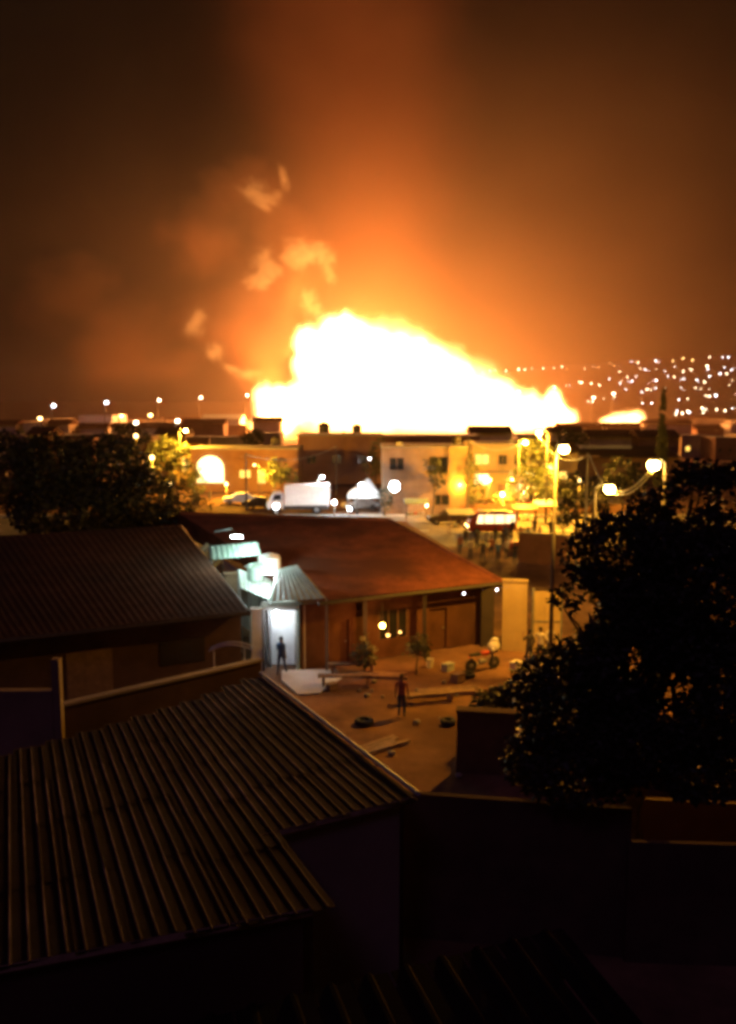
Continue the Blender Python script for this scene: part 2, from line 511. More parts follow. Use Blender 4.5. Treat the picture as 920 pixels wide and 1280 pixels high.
for (lab, bits) in [('bright curl of smoke just above and left of the fire', [(378, 322, 20, 14), (395, 314, 18, 15), (408, 322, 14, 20), (412, 342, 9, 18), (372, 318, 26, 22)]),
                    ('small bright smoke puff right over the left tip of the fire', [(386, 374, 13, 18), (392, 386, 15, 12)]),
                    ('faint high wisp of smoke, highest of the smoke curls', [(318, 234, 18, 14), (322, 249, 30, 12), (343, 246, 14, 10), (355, 222, 8, 20)]),
                    ('dim brown smoke curl left of the bright curl', [(330, 325, 18, 20), (335, 342, 22, 16), (322, 352, 24, 14)]),
                    ('thin low streak of smoke drifting left off the fire base', [(290, 462, 18, 7), (312, 468, 20, 8), (268, 440, 14, 16), (245, 405, 16, 22)])]:
    c_ = D(bits[0][0], bits[0][1], FD - 45)
    t = thing('smoke_curl', lab, 'smoke', c_)
    for (px, py, rx, ry) in bits:
        d = FD - 45 + random.uniform(-4, 4); k = d / F * 1.5
        o = link('puff', puff_lump, t, D(px, py, d) - c_); o.scale = (rx * k, (rx + ry) * .5 * k, ry * k)
        o.rotation_euler = (0, random.uniform(-.5, .5), 0)

# ------------------------------------------------------------------ trees
def leaf_crown(lobes, n, size, name, mt, parent, seed=0, shell=0.55):
    rnd = random.Random(seed)
    vs = []; fs = []
    wsum = [a * b * c for (_, (a, b, c)) in lobes]
    for _ in range(n):
        (c, rr) = rnd.choices(lobes, wsum)[0]
        while True:
            p = Vector((rnd.gauss(0, 1), rnd.gauss(0, 1), rnd.gauss(0, 1)))
            if p.length > .01: break
        p.normalize(); p *= shell + (1.06 - shell) * rnd.random() ** 0.6
        q = Vector((c[0] + p.x * rr[0], c[1] + p.y * rr[1], c[2] + p.z * rr[2]))
        if mnoise.noise(q * 0.75 + Vector((seed, 0, 0))) + .5 * mnoise.noise(q * 2.1) < -0.27: continue      # gaps
        s = size * rnd.uniform(.6, 1.35)
        a = Vector((rnd.gauss(0, 1), rnd.gauss(0, 1), rnd.gauss(0, .5) - .3)).normalized()
        b = a.cross(Vector((rnd.gauss(0, 1), rnd.gauss(0, 1), rnd.gauss(0, 1)))).normalized()
        nn = a.cross(b)
        k = len(vs)
        vs += [tuple(q), tuple(q + a * s * .5 + b * s * .28 + nn * s * .06), tuple(q + a * s), tuple(q + a * s * .5 - b * s * .28 + nn * s * .06)]
        fs += [(k, k + 1, k + 2), (k, k + 2, k + 3)]
    return MB().add(vs, fs).build(name, mt, parent)


def limb(mb, a, b, r0, r1, seed, n=6):
    rnd = random.Random(seed); a = Vector(a); b = Vector(b)
    pts = [a.lerp(b, i / n) + (Vector((rnd.uniform(-1, 1), rnd.uniform(-1, 1), rnd.uniform(-.4, .4))) * (b - a).length * .035 if 0 < i < n else Vector()) for i in range(n + 1)]
    mb.tube(pts, [r0 + (r1 - r0) * i / n for i in range(n + 1)], 8)
    return pts


def tree(label, base, lobes, n, size, trunk_r, mt, seed, name='tree', cat='tree', group=None):
    """lobes in coordinates relative to base"""
    t = thing(name, label, cat, base, 0, group)
    low = min(c[2] - r[2] * .5 for c, r in lobes)
    top = max(c[2] for c, r in lobes)
    fork = max(.8, low)
    m = MB()
    cx = sum(c[0] for c, r in lobes) / len(lobes); cyy = sum(c[1] for c, r in lobes) / len(lobes)
    limb(m, (0, 0, -.05), (cx * .4, cyy * .4, fork), trunk_r, trunk_r * .7, seed)
    m.build('trunk', M['bark'], t, smooth=True)
    for i, (c, r) in enumerate(lobes):
        mm = MB(); limb(mm, (cx * .4, cyy * .4, fork * .97), c, trunk_r * .5, trunk_r * .12, seed + i)
        for j in range(4):
            rnd = random.Random(seed * 31 + i * 7 + j)
            e = Vector(c) + Vector((rnd.uniform(-.8, .8) * r[0], rnd.uniform(-.8, .8) * r[1], rnd.uniform(-.3, .8) * r[2]))
            limb(mm, Vector((cx * .4, cyy * .4, fork)).lerp(Vector(c), .6), e, trunk_r * .18, trunk_r * .05, seed + i + j)
        mm.build('branch', M['bark'], t, smooth=True)
    leaf_crown(lobes, n, size, 'crown', mt, t, seed)
    return t


def rel(px, py, d, base): return D(px, py, d) - Vector(base)


def px_lobes(lst, base):
    out = []
    for (px, py, d, rx, ry) in lst:
        k = d / F
        out.append((tuple(rel(px, py, d, base)), (rx * k, max(rx, ry) * k * .8, ry * k)))
    return out


b0 = G(800, 1090); b0 = Vector((6.6, 20.0, 0))
tree('big dark leafy tree filling the right side of the yard', b0,
     px_lobes([(840, 655, 18.5, 58, 50), (866, 625, 18.5, 48, 48), (775, 705, 18, 72, 62), (860, 740, 17.5, 85, 95), (738, 770, 18, 50, 72), (800, 830, 17.5, 95, 90), (880, 860, 17, 80, 90),
               (715, 880, 18, 78, 66), (775, 925, 17, 60, 55), (905, 640, 18.5, 62, 62), (870, 965, 17, 60, 34), (720, 950, 18, 90, 50)], b0), 56000, .17, .3, M['leaf'], 3)
b1 = Vector((4.6, 29.5, 0))
tree('dark low bush spilling over the yard wall beside the big tree', b1,
     px_lobes([(640, 895, 29, 52, 38), (690, 860, 29, 50, 52), (670, 920, 28.4, 70, 40), (655, 870, 29, 30, 26), (618, 885, 29, 30, 26), (610, 905, 28.6, 24, 22)], b1), 16000, .2, .14, M['leaf'], 11, 'bush', 'bush')
b2 = Vector((-20, 60, 0))
tree('wide dark tree behind the long dark roof on the left', b2,
     px_lobes([(70, 590, 60, 60, 48), (130, 590, 60, 55, 46), (170, 625, 59, 50, 40), (20, 590, 60, 50, 50), (100, 640, 59, 80, 40), (210, 650, 58, 34, 26)], b2), 24000, .38, .4, M['leaf'], 5)
b3 = D(827, 560, 120); b3.z = 0
ct = thing('cypress_tree', 'tall narrow dark cypress standing alone against the city lights on the right', 'tree', b3)
MB().tube([(0, 0, 0), (0, 0, 9)], [.22, .08]).build('trunk', M['bark'], ct)
leaf_crown([((0, 0, 2 + i * 1.0), (.95 - .055 * i, .95 - .055 * i, 1.3)) for i in range(13)], 6500, .35, 'crown', M['leaf'], ct, 8, .1)
b4 = D(668, 640, 97); b4.z = 0
tree('thin street tree lit yellow by the lamp beside the minibus street', b4,
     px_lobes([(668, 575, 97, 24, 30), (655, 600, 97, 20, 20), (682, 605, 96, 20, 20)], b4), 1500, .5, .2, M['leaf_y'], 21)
b5 = D(215, 600, 128); b5.z = 0
tree('small tree lit yellow under the lamp beside the left house', b5,
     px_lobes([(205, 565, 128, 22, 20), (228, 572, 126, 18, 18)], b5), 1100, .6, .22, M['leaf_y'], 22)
b6 = D(205, 655, 66); b6.z = 0
tree('loose bush with pale leaf glints beyond the left roof', b6,
     px_lobes([(195, 625, 66, 26, 22), (225, 622, 66, 24, 24), (245, 635, 65, 20, 14)], b6), 1700, .3, .14, M['leaf_y'], 23, 'bush', 'bush')
b7 = D(720, 660, 78); b7.z = 0
tree('dark street tree behind the lamp pole above the lane', b7,
     px_lobes([(722, 610, 78, 22, 22), (705, 640, 78, 14, 18), (740, 640, 77, 24, 18)], b7), 1500, .42, .18, M['leaf'], 24)

# ------------------------------------------------------------------ foreground house with the ribbed sheet roof
RD = Vector((-.4225, .997, -.084)).normalized()          # along the ribs, away from the camera
P1 = G(336, 841, 3.2)
CR = Vector((.997, .4225, 0)).normalized()               # across the ribs
NRM = CR.cross(RD).normalized()


def on_roof(px, py):
    r = ray(px, py)
    t = (P1 - CAM).dot(NRM) / r.dot(NRM)
    q = CAM + r * t - P1
    return q.dot(CR), q.dot(RD)


def interp(pts, u):
    pts = sorted(pts)
    if u <= pts[0][0]:
        (a, b), (c, d) = pts[0], pts[1]
    elif u >= pts[-1][0]:
        (a, b), (c, d) = pts[-2], pts[-1]
    else:
        for (a, b), (c, d) in zip(pts, pts[1:]):
            if a <= u <= c: break
    return b + (d - b) * (u - a) / (c - a) if c != a else b


far_line = [on_roof(*p) for p in [(37, 936), (140, 908), (243, 876), (336, 841)]]
near_r = [on_roof(*p) for p in [(325, 1047), (499, 1003)]]
near_l = [on_roof(*p) for p in [(37, 1205), (278, 1160)]]
u_split = on_roof(326, 1047)[0]
u_right = 0.5 * (on_roof(499, 1003)[0] + on_roof(336, 841)[0])
fh = thing('house', 'nearest house with a dark ribbed sheet roof at lower left', 'house', P1 - Vector((0, 0, P1.z)))
OFF = Vector(fh.location)


def W(u, v, h=0): return P1 + CR * u + RD * v + NRM * h - OFF


PITCHR = 0.25
u = u_right; col = 0; sheets = 0
rr = random.Random(4)
while u > -10.2:
    uw = PITCHR * 3
    um = u - uw / 2
    vf = interp(far_line, um)
    vn = interp(near_r, um) if um > u_split else interp(near_l, um)
    nrow = max(1, round((vf - vn) / 2.6)); L_ = (vf - vn) / nrow
    for r_ in range(nrow):
        a = vf - r_ * L_; b = a - L_ - (0.12 if r_ < nrow - 1 else rr.uniform(-.06, .08))
        h0 = 0.008 * (nrow - r_); h1 = h0 + .006
        s_ = rr.uniform(-.006, .006)
        m = MB(); vv = []
        prof = []
        for k in range(3):
            c0 = k * PITCHR
            prof += [(c0, 0), (c0 + .10, 0), (c0 + .115, .034), (c0 + .135, .034), (c0 + .15, 0)]
        prof += [(uw + .03, .004)]
        for (x, h) in prof: vv.append(W(u - x, a, h + h0 + s_))
        for (x, h) in prof: vv.append(W(u - x, b, h + h1 + s_))
        q = len(prof)
        ff = [(i, i + 1, i + 1 + q, i + q) for i in range(q - 1)]
        m.add(vv, ff); m.mi = [1 if i % 5 in (2, 3) and rr.random() < .93 else 0 for i in range(q - 1)]  # crest and one flank of each rib carry the painted highlight
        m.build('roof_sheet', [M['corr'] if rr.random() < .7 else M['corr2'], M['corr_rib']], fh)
        sheets += 1
    u -= uw; col += 1
# walls under the roof (slightly inside the sheet edges)
uL = -10.2


def wall_prism(pts, z0, name, mt, top_off=-.1, th=.22):
    m = MB()
    for (a, b) in zip(pts, pts[1:]):
        A = W(a[0], a[1], top_off); B = W(b[0], b[1], top_off)
        d2 = (B - A); d2.z = 0; nn = Vector((-d2.y, d2.x, 0)).normalized() * th
        vs = [Vector((A.x, A.y, 0)), Vector((B.x, B.y, 0)), B, A]
        vs2 = [v + nn for v in vs]
        m.add(vs + vs2, [(0, 1, 2, 3), (7, 6, 5, 4), (0, 4, 5, 1), (3, 2, 6, 7), (1, 5, 6, 2), (0, 3, 7, 4)])
    return m.build(name, mt, fh)


ins = .35
vnr = interp(near_r, u_right - ins) + ins; vnl = interp(near_l, u_split) + ins
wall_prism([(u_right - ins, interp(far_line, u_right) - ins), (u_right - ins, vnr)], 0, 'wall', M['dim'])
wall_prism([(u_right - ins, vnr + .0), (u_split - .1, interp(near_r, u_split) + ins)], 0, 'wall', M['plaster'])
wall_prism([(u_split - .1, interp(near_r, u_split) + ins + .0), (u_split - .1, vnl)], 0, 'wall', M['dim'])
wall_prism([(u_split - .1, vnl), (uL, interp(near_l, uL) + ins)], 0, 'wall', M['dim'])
# purlin ends / fascia board along the right section's near eave
fa = MB()
A = W(u_right, interp(near_r, u_right) + .05, -.04); B = W(u_split, interp(near_r, u_split) + .05, -.04)
fa.tube([A, B], .07, 4)
fa.build('fascia_board', M['wood'], fh)
fa = MB(); A = W(u_split, interp(near_l, u_split) + .05, -.04); B = W(uL, interp(near_l, uL) + .05, -.04)
fa.tube([A, B], .07, 4); fa.build('fascia_board', M['wood'], fh)
# pale verge strip along the right edge
vg = MB(); A = W(u_right + .03, interp(far_line, u_right), .1); B = W(u_right + .03, interp(near_r, u_right) - .05, .1)
vg.tube([A, B], .05, 6); vg.build('verge_strip', M['galv'], fh)

# parapet wall at the far end of that roof, with the stub pillar at the far left
def wall(name, label, cat, a, b, h, th, mt, cop=None, group=None, pier=None):
    a = Vector(a); b = Vector(b); rz, ln = frame_of(a, b)
    t = thing(name, label, cat, (a.x, a.y, 0), rz, group)
    MB().box((0, -th / 2, -.05), (ln, th / 2, h)).build('wall_body', mt, t)
    if cop: MB().box((-.03, -th / 2 - .05, h + .002), (ln + .03, th / 2 + .05, h + .09)).build('coping', cop, t)
    if pier:
        x = 0
        while x <= ln + .01:
            MB().box((x - .2, -th / 2 - .08, 0), (x + .2, th / 2 + .08, h + .25)).build('pier', mt, t); x += pier
    return t


wa = D(60, 868, 25.2); wb = D(325, 838, 30.2)
wall('parapet_wall', 'low pale edged parapet behind the ribbed roof', 'wall', wa, wb, (wa.z + wb.z) / 2 - .05, .2, M['dim'], M['plaster'])
sp = D(60, 884, 24.2)
st = thing('gate_pillar', 'pale stub pillar with a ledge at the left edge beyond the ribbed roof', 'pillar', (sp.x, sp.y, 0))
topz = D(72, 823, 24.2).z
MB().box((.18, -.12, 0), (.42, .12, topz)).build('post', M['brown'], st)
MB().box((-2.2, -.14, 0), (.178, .14, D(60, 862, 24.2).z)).build('ledge', M['brown'], st)
# low rack with a curved pale top by the left house
rk = D(290, 830, 32.5)
t = thing('wash_rack', 'low curved pale rack standing beside the left house wall', 'rack', (rk.x, rk.y, 0))
hz = D(290, 806, 32.5).z
pts = [(-.9 + i * .18, 0, hz - .25 * ((i - 5) / 5) ** 2) for i in range(11)]
MB().tube(pts, .03, 6).build('rail', M['white'], t)
MB().tube([(p[0], .4, p[2]) for p in pts], .03, 6).build('rail', M['white'], t)
for sx in (-.7, .5, .8):
    MB().tube([(sx, 0, 0), (sx, 0, hz - .1)], .025, 6).build('leg', M['white'], t)

# ------------------------------------------------------------------ lower roof at the very bottom
pz = 4.0
c0 = G(702, 1160, pz); e1 = G(300, 1262, 3.7); e2 = G(800, 1275, 3.9)
t = thing('low_roof', 'dark plum low roof corner at the bottom edge', 'roof', (c0.x, c0.y, 0))
o_ = Vector(t.location)
dl = (e1 - c0); dr = (e2 - c0)
for k in range(11):
    f0, f1 = k / 11, (k + 1) / 11 - .006
    A = c0 + dl * f0 * 1.25; B = c0 + dl * f1 * 1.25
    off = dr * 2.2
    p = MB(); q = []
    for (P, h) in ((A, 0), (A.lerp(B, .4), 0), (A.lerp(B, .5), .06), (A.lerp(B, .62), .06), (A.lerp(B, .72), 0), (B, 0)):
        q.append(P - o_ + Vector((0, 0, h)))
    p.add(q + [v + off for v in q], [(i, i + 6, i + 7, i + 1) for i in range(5)])
    p.build('roof_sheet', M['corr2'], t)
A = c0 - o_; B = c0 + dl * 1.25 - o_
w_ = MB()
w_.add([(A.x, A.y - .25, 0), (B.x, B.y - .25, 0), (B.x, B.y - .25, B.z - .08), (A.x, A.y - .25, A.z - .08)], [(0, 1, 2, 3)])
w_.build('wall', M['dim'], t)

# ------------------------------------------------------------------ yard walls
ywl = G(578, 990); ywl = Vector((2.95, 27.2, 0))
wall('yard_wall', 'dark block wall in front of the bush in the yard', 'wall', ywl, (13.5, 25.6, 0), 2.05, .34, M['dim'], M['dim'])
wall('boundary_wall', 'rough brown garden wall glimpsed under the big tree at right', 'wall', (6.4, 20.6, 0), (14.5, 19.6, 0), 2.2, .14, M['plaster_red'])

q = G(512, 1003, 3.4)
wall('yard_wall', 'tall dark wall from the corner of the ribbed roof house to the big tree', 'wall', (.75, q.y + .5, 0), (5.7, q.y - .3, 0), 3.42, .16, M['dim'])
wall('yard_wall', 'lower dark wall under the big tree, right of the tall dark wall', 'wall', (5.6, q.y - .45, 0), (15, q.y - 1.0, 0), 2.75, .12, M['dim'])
# ------------------------------------------------------------------ houses: general hip/gable builder from plan points
def gable_sheets(mb, a, b, c, d, rib=.0, n=24):
    """roof face a(eave l) b(eave r) c(ridge r) d(ridge l), small ribs as real relief"""
    vs = []; fs = []
    a, b, c, d = map(Vector, (a, b, c, d))
    nn = (b - a).cross(d - a).normalized()
    m = n * 2
    for i in range(m + 1):
        t = i / m; h = nn * (rib if i % 2 else 0)
        vs += [a.lerp(b, t) + h, d.lerp(c, t) + h]
    for i in range(m): fs.append((2 * i, 2 * i + 2, 2 * i + 3, 2 * i + 1))
    mb.add(vs, fs)


# centre house (long red roof)
FLe = G(398, 752, 3.3); FRe = G(627, 727, 3.3); R1 = G(487, 651, 5.0); R0 = G(226, 643, 5.0)
h1 = thing('house', 'long low house with a red hipped roof in the centre of the yard', 'house', (FLe.x, FLe.y, 0))
o_ = Vector(h1.location)
BRe = R1 + (R1 - FRe) * .2 + Vector((2.5, 8, -1.7)); BLe = R0 + Vector((-4, 9, -1.7))
rf = MB()
gable_sheets(rf, FLe - o_, FRe - o_, R1 - o_, R0 - o_, .05, 40)
gable_sheets(rf, FRe - o_, BRe - o_, R1 - o_, R1 - o_, .0, 8)
gable_sheets(rf, BRe - o_, BLe - o_, R0 - o_, R1 - o_, .0, 8)
gable_sheets(rf, BLe - o_, FLe - o_, R0 - o_, R0 - o_, .0, 8)
roof1 = rf.build('roof', M['tile'], h1)
rc = MB(); rc.tube([R0 - o_ + Vector((0, 0, .05)), R1 - o_ + Vector((0, 0, .05))], .13, 8)
rc.build('ridge_cap', M['tile'], roof1)
hc = MB(); hc.tube([R1 - o_ + Vector((0, 0, .05)), FRe - o_ + Vector((0, 0, .05))], .11, 8); hc.build('hip_cap', M['tile'], roof1)
fb_ = MB(); fb_.tube([FLe - o_ - Vector((0, 0, .12)), FRe - o_ - Vector((0, 0, .12))], .1, 4); fb_.build('fascia_board', M['dark'], h1)
# walls inset
rz1, ln1 = frame_of(FLe, FRe)
ux = Vector((math.cos(rz1), math.sin(rz1), 0)); uy = Vector((-ux.y, ux.x, 0))
wfl = Vector((0, 0, 0)) + uy * .75 - ux * .55; wfr = (FRe - o_) - ux * .55 + uy * .75; wfr.z = 0


def wall_seg(mb, a, b, z0, z1, th=.2):
    a = Vector(a); b = Vector(b); d_ = (b - a); nn = Vector((-d_.y, d_.x, 0)).normalized() * th
    vs = [Vector((a.x, a.y, z0)), Vector((b.x, b.y, z0)), Vector((b.x, b.y, z1)), Vector((a.x, a.y, z1))]
    mb.add(vs + [v + nn for v in vs], [(0, 1, 2, 3), (7, 6, 5, 4), (0, 4, 5, 1), (3, 2, 6, 7), (1, 5, 6, 2), (0, 3, 7, 4)])


def along(t): return wfl.lerp(wfr, t)


# front wall with openings: doors/windows are holes between segments
segs = [(0.0, .16), (.24, .40), (.56, .68), (.78, 1.0)]
m = MB()
for a, b in segs: wall_seg(m, along(a), along(b), 0, 3.05)
wall_seg(m, along(.16), along(.24), 2.1, 3.05)
wall_seg(m, along(.40), along(.56), 2.3, 3.05); wall_seg(m, along(.40), along(.56), 0, .9)
wall_seg(m, along(.68), along(.78), 2.1, 3.05)
m.build('wall', M['maroon'], h1)
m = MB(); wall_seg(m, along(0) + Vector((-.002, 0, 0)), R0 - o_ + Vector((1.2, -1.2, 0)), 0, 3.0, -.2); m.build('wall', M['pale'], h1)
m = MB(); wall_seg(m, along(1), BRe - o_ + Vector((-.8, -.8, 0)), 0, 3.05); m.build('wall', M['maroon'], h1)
for (a, b, z0, z1, nm) in [(.16, .24, 0, 2.1, 'door'), (.68, .78, 0, 2.1, 'door'), (.40, .56, .9, 2.3, 'window')]:
    m = MB(); ofs = uy * .12
    wall_seg(m, along(a) + ofs, along(b) + ofs, z0, z1, .05)
    p = m.build(nm, M['maroon'] if nm == 'door' else M['glass'], h1)
    if nm == 'window':
        m = MB(); A_, B_ = along(a) + uy * .05, along(b) + uy * .05
        for t_ in (0.03, .34, .66, .97):
            q = A_.lerp(B_, t_); m.box((q.x - .03, q.y - .02, z0), (q.x + .03, q.y + .02, z1))
        m.build('window_frame', M['wood'], p)
    else:
        q = along(b - .012) + uy * .09
        MB().ball((q.x, q.y, 1.05), .05, 8, 5).build('handle', M['metal'], p)
# dark corner post at the right end of the veranda and slimmer ones along the eave
for t_, w in ((.985, .32), (.62, .09), (.3, .09)):
    q = along(t_) - uy * .55
    MB().box((q.x - w, q.y - .14, 0), (q.x + w, q.y + .14, 3.12)).build('veranda_post', M['dark'], h1)
# veranda lamp
vl = D(478, 782, 38.2)
t = thing('veranda_lamp', 'bare yellow lamp glowing under the eave of the red roofed house', 'lamp', vl)
MB().ball((0, 0, 0), .12, 12, 8).build('bulb', M['bulb'], t, smooth=True)
MB().tube([(0, 0, .12), (0, .1, .7), (0, .5, .95)], .02, 6).build('cord', M['dark'], t)
point('lamp_light', t, (0, -.6, -.05), 120, (1.0, .3, .05), .1)
for (px, py, s) in ((485, 794, .07), (500, 790, .055)):
    t = thing('lantern', 'small yellow lantern low beside the veranda lamp' if px == 485 else 'smaller yellow lantern right of the veranda lamp', 'lantern', D(px, py, 38.1))
    MB().ball((0, 0, 0), s, 8, 6).build('bulb', M['lantern'], t)
    MB().lathe([(s * .5, s * .9), (s * 1.3, s * 1.0), (s * .3, s * 1.7)], 8).build('cap', M['dark'], t)
for (px, py) in ((580, 742), (621, 737)):
    t = thing('eave_light', 'tiny white light at the right corner of the red roof eave' if px == 621 else 'tiny white light under the red roof eave, left of the corner one', 'light', D(px, py, 40.0 if px < 600 else 40.6))
    MB().ball((0, 0, 0), .045, 8, 6).build('bulb', M['cool_far'], t)
    MB().tube([(0, 0, .05), (0, .3, .3)], .015, 5).build('bracket', M['dark'], t)
# pointed shrub against the front wall
for (px, lab) in ((520, 'thin dark shrub against the front wall under the red roof'), (455, 'bushy shrub in front of the wall left of the veranda lamp')):
    bq = D(px, 838, 37.6); bq.z = 0
    tree(lab, bq, [((0, 0, .9), (.6, .4, .6)), ((.2, 0, 1.4), (.4, .35, .5))], 500, .18, .05, M['leaf_y'], px, 'shrub', 'shrub')

# left house (long dark roof)
L0 = G(312, 764, 3.2); L1 = G(226, 656, 5.1); L2 = L0 + Vector((-.89, -.45, 0)) * 17; L3 = L1 + Vector((-.89, -.45, 0)) * 22
h2 = thing('house', 'long house with a wide dark roof left of the lit alley', 'house', (L0.x, L0.y, 0))
o_ = Vector(h2.location)
L4 = L1 + Vector((-4, 12, -1.9)); L5 = L3 + Vector((-6, 12, -1.9))
rf = MB(); gable_sheets(rf, L2 - o_, L0 - o_, L1 - o_, L3 - o_, .02, 60); gable_sheets(rf, L4 - o_, L5 - o_, L3 - o_, L1 - o_, .0, 8)
rf.build('roof', M['darkroof'], h2)
MB().tube([L0 - o_ - Vector((0, 0, .08)), L1 - o_ - Vector((0, 0, .08))], .08, 4).build('verge_board', M['dark'], h2)
MB().tube([L2 - o_ - Vector((0, 0, .1)), L0 - o_ - Vector((0, 0, .1))], .09, 4).build('fascia_board', M['dark'], h2)
m = MB()
q0 = Vector((-.5, .7, 0)); q1 = L2 - o_ + Vector((0, .7, 0)); q2 = L1 - o_ + Vector((-.5, 0, 0))
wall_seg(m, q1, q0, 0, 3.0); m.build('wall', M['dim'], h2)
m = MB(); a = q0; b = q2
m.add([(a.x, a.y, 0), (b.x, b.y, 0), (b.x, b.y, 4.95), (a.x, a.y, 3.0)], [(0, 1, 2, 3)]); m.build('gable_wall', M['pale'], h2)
m = MB(); wall_seg(m, q1.lerp(q0, .55) - Vector((0, .03, 0)), q1.lerp(q0, .66) - Vector((0, .03, 0)), 0, 2.1, .05); m.build('door', M['wood'], h2)
m = MB(); wall_seg(m, q1.lerp(q0, .78) - Vector((0, .03, 0)), q1.lerp(q0, .9) - Vector((0, .03, 0)), 1, 2.1, .05); m.build('window', M['glass'], h2)

# ------------------------------------------------------------------ lit alley between the two houses
al = G(330, 700, 3.7)
t = thing('alley_lamp', 'white tube lamp on a bracket lighting the narrow alley', 'lamp', D(335, 716, 40.5))
MB().tube([(-.26, 0, 0), (.26, 0, 0)], .04, 8).build('tube', M['cool'], t)
MB().box((-.3, -.05, .05), (.3, .05, .13)).build('fitting', M['white'], t)
MB().tube([(0, 0, .13), (-.3, .2, .4), (-1.2, .5, .2)], .03, 6).build('bracket', M['metal'], t)
point('lamp_light', t, (0, 0, -.2), 170, (.75, 1.0, .92), .15)
t = thing('alley_lamp', 'second white tube lamp farther up the lit alley', 'lamp', D(296, 671, 42.4))
MB().tube([(-.26, 0, 0), (.26, 0, 0)], .04, 8).build('tube', M['cool'], t)
MB().box((-.3, -.05, .05), (.3, .05, .13)).build('fitting', M['white'], t)
MB().tube([(0, 0, .13), (-.3, .2, .4), (-1.2, .5, .2)], .03, 6).build('bracket', M['metal'], t)
point('lamp_light', t, (0, 0, -.2), 330, (.72, 1.0, .88), .15)
dw = D(350, 780, 38.4)
t = thing('door_lamp', 'white lamp over the bright doorway at the alley mouth', 'lamp', D(346, 768, 38.0))
MB().ball((0, 0, 0), .16, 12, 8).build('globe', M['cool'], t)
MB().tube([(0, 0, .14), (0, .25, .4)], .03, 6).build('bracket', M['metal'], t)
point('lamp_light', t, (0, -.3, -.2), 45, COOL, .15)
# alley back wall (pale, floor to lintel) just inside the mouth
A = G(331, 838); B = G(371, 838)
t = thing('alley_doorway', 'brightly lit pale doorway recess between the two houses', 'doorway', (A.x, A.y, 0), frame_of(A, B)[0])
wd = (B - A).length
MB().box((0, .9, 0), (wd, 1.05, 2.75)).build('back_wall', M['white'], t)
MB().box((-.16, -.1, 0), (0, .9, 2.85)).build('jamb', M['dark'], t)
MB().box((wd, -.1, 0), (wd + .12, .9, 2.85)).build('jamb', M['green'], t)
MB().box((-.16, -.12, 2.853), (wd + .12, 1.05, 3.0)).build('lintel', M['concrete'], t)


def corrugated(a, b, c, d, name, label, cat, mt, n=12, amp=.05, legs=True):
    """tilted corrugated sheet awning on posts; corners a,b near edge, c,d far edge"""
    a, b, c, d = map(Vector, (a, b, c, d))
    t = thing(name, label, cat, (a.x, a.y, 0)); o = Vector(t.location)
    m = MB(); vs = []; fs = []; nn = (b - a).cross(d - a).normalized()
    for i in range(2 * n + 1):
        f = i / (2 * n); h = nn * (amp if i % 2 else 0)
        vs += [a.lerp(b, f) + h - o, d.lerp(c, f) + h - o]
    k = len(vs)
    vs += [v - nn * .015 for v in vs]
    for i in range(2 * n):
        fs += [(2 * i, 2 * i + 2, 2 * i + 3, 2 * i + 1), (k + 2 * i, k + 2 * i + 1, k + 2 * i + 3, k + 2 * i + 2)]
    fs += [(2 * i, k + 2 * i, k + 2 * i + 2, 2 * i + 2) for i in range(2 * n)] + [(2 * i + 1, 2 * i + 3, k + 2 * i + 3, k + 2 * i + 1) for i in range(2 * n)]
    m.add(vs, fs).build('sheet', mt, t)
    if legs:
        for p in (a, b, c, d):
            q = p - o; MB().box((q.x - .05, q.y - .05, 0), (q.x + .05, q.y + .05, q.z - .03)).build('post', M['metal'], t)
    return t


corrugated(D(337, 752, 38.6), D(408, 748, 38.0), D(372, 707, 40.5), D(346, 712, 41.0), 'awning', 'grey corrugated awning tilted beside the red roof, over the doorway', 'awning', M['galv'], 9)
corrugated(D(300, 735, 41.0), D(340, 752, 39.6), D(338, 725, 42.0), D(298, 712, 43.0), 'awning', 'bright pale sheet awning lowest in the lit alley', 'awning', M['galv'], 8)
corrugated(D(264, 700, 44), D(326, 694, 42.6), D(322, 678, 43.6), D(262, 683, 45), 'awning', 'pale green sheet roof at the far end of the lit alley', 'awning', M['green'], 9)
corrugated(D(246, 690, 47.5), D(266, 712, 45.5), D(278, 700, 46.5), D(258, 678, 49), 'awning', 'small green tilted sheet at the far left of the lit alley', 'awning', M['green'], 5)
# water tank, crates and drums piled in the alley
def drum(px, py, d, r, h, mt, lab, name='water_tank', cat='tank'):
    q = D(px, py, d)
    t = thing(name, lab, cat, (q.x, q.y, 0))
    MB().lathe([(r * .9, q.z - h), (r, q.z - h + .1), (r, q.z - h * .5), (r * 1.03, q.z - h * .48), (r, q.z - h * .45), (r, q.z - .1), (r * .8, q.z)], 16).build('tank_body', mt, t, smooth=False)
    MB().lathe([(r * .35, q.z + .003), (r * .35, q.z + .08), (r * .1, q.z + .1)], 12).build('lid', mt, t)
    for sx, sy in ((1, 1), (-1, 1), (1, -1), (-1, -1)):
        MB().box((sx * r * .6 - .05, sy * r * .6 - .05, 0), (sx * r * .6 + .05, sy * r * .6 + .05, q.z - h - .002)).build('stand_leg', M['metal'], t)


drum(337, 694, 42.2, .55, .9, M['white'], 'round white water tank on a stand in the middle of the lit alley')
drum(319, 706, 42.0, .42, .8, M['green'], 'pale green water tank on a stand, left of the white one')
def crate(px, py, d, w, h, mt, lab):
    q = D(px, py, d); t = thing('crate', lab, 'crate', (q.x, q.y, 0), .3)
    MB().box((-w, -w * .7, 0), (w, w * .7, q.z - .06)).build('crate_body', mt, t)
    MB().box((-w - .04, -w * .7 - .04, q.z - .058), (w + .04, w * .7 + .04, q.z)).build('lid', mt, t)


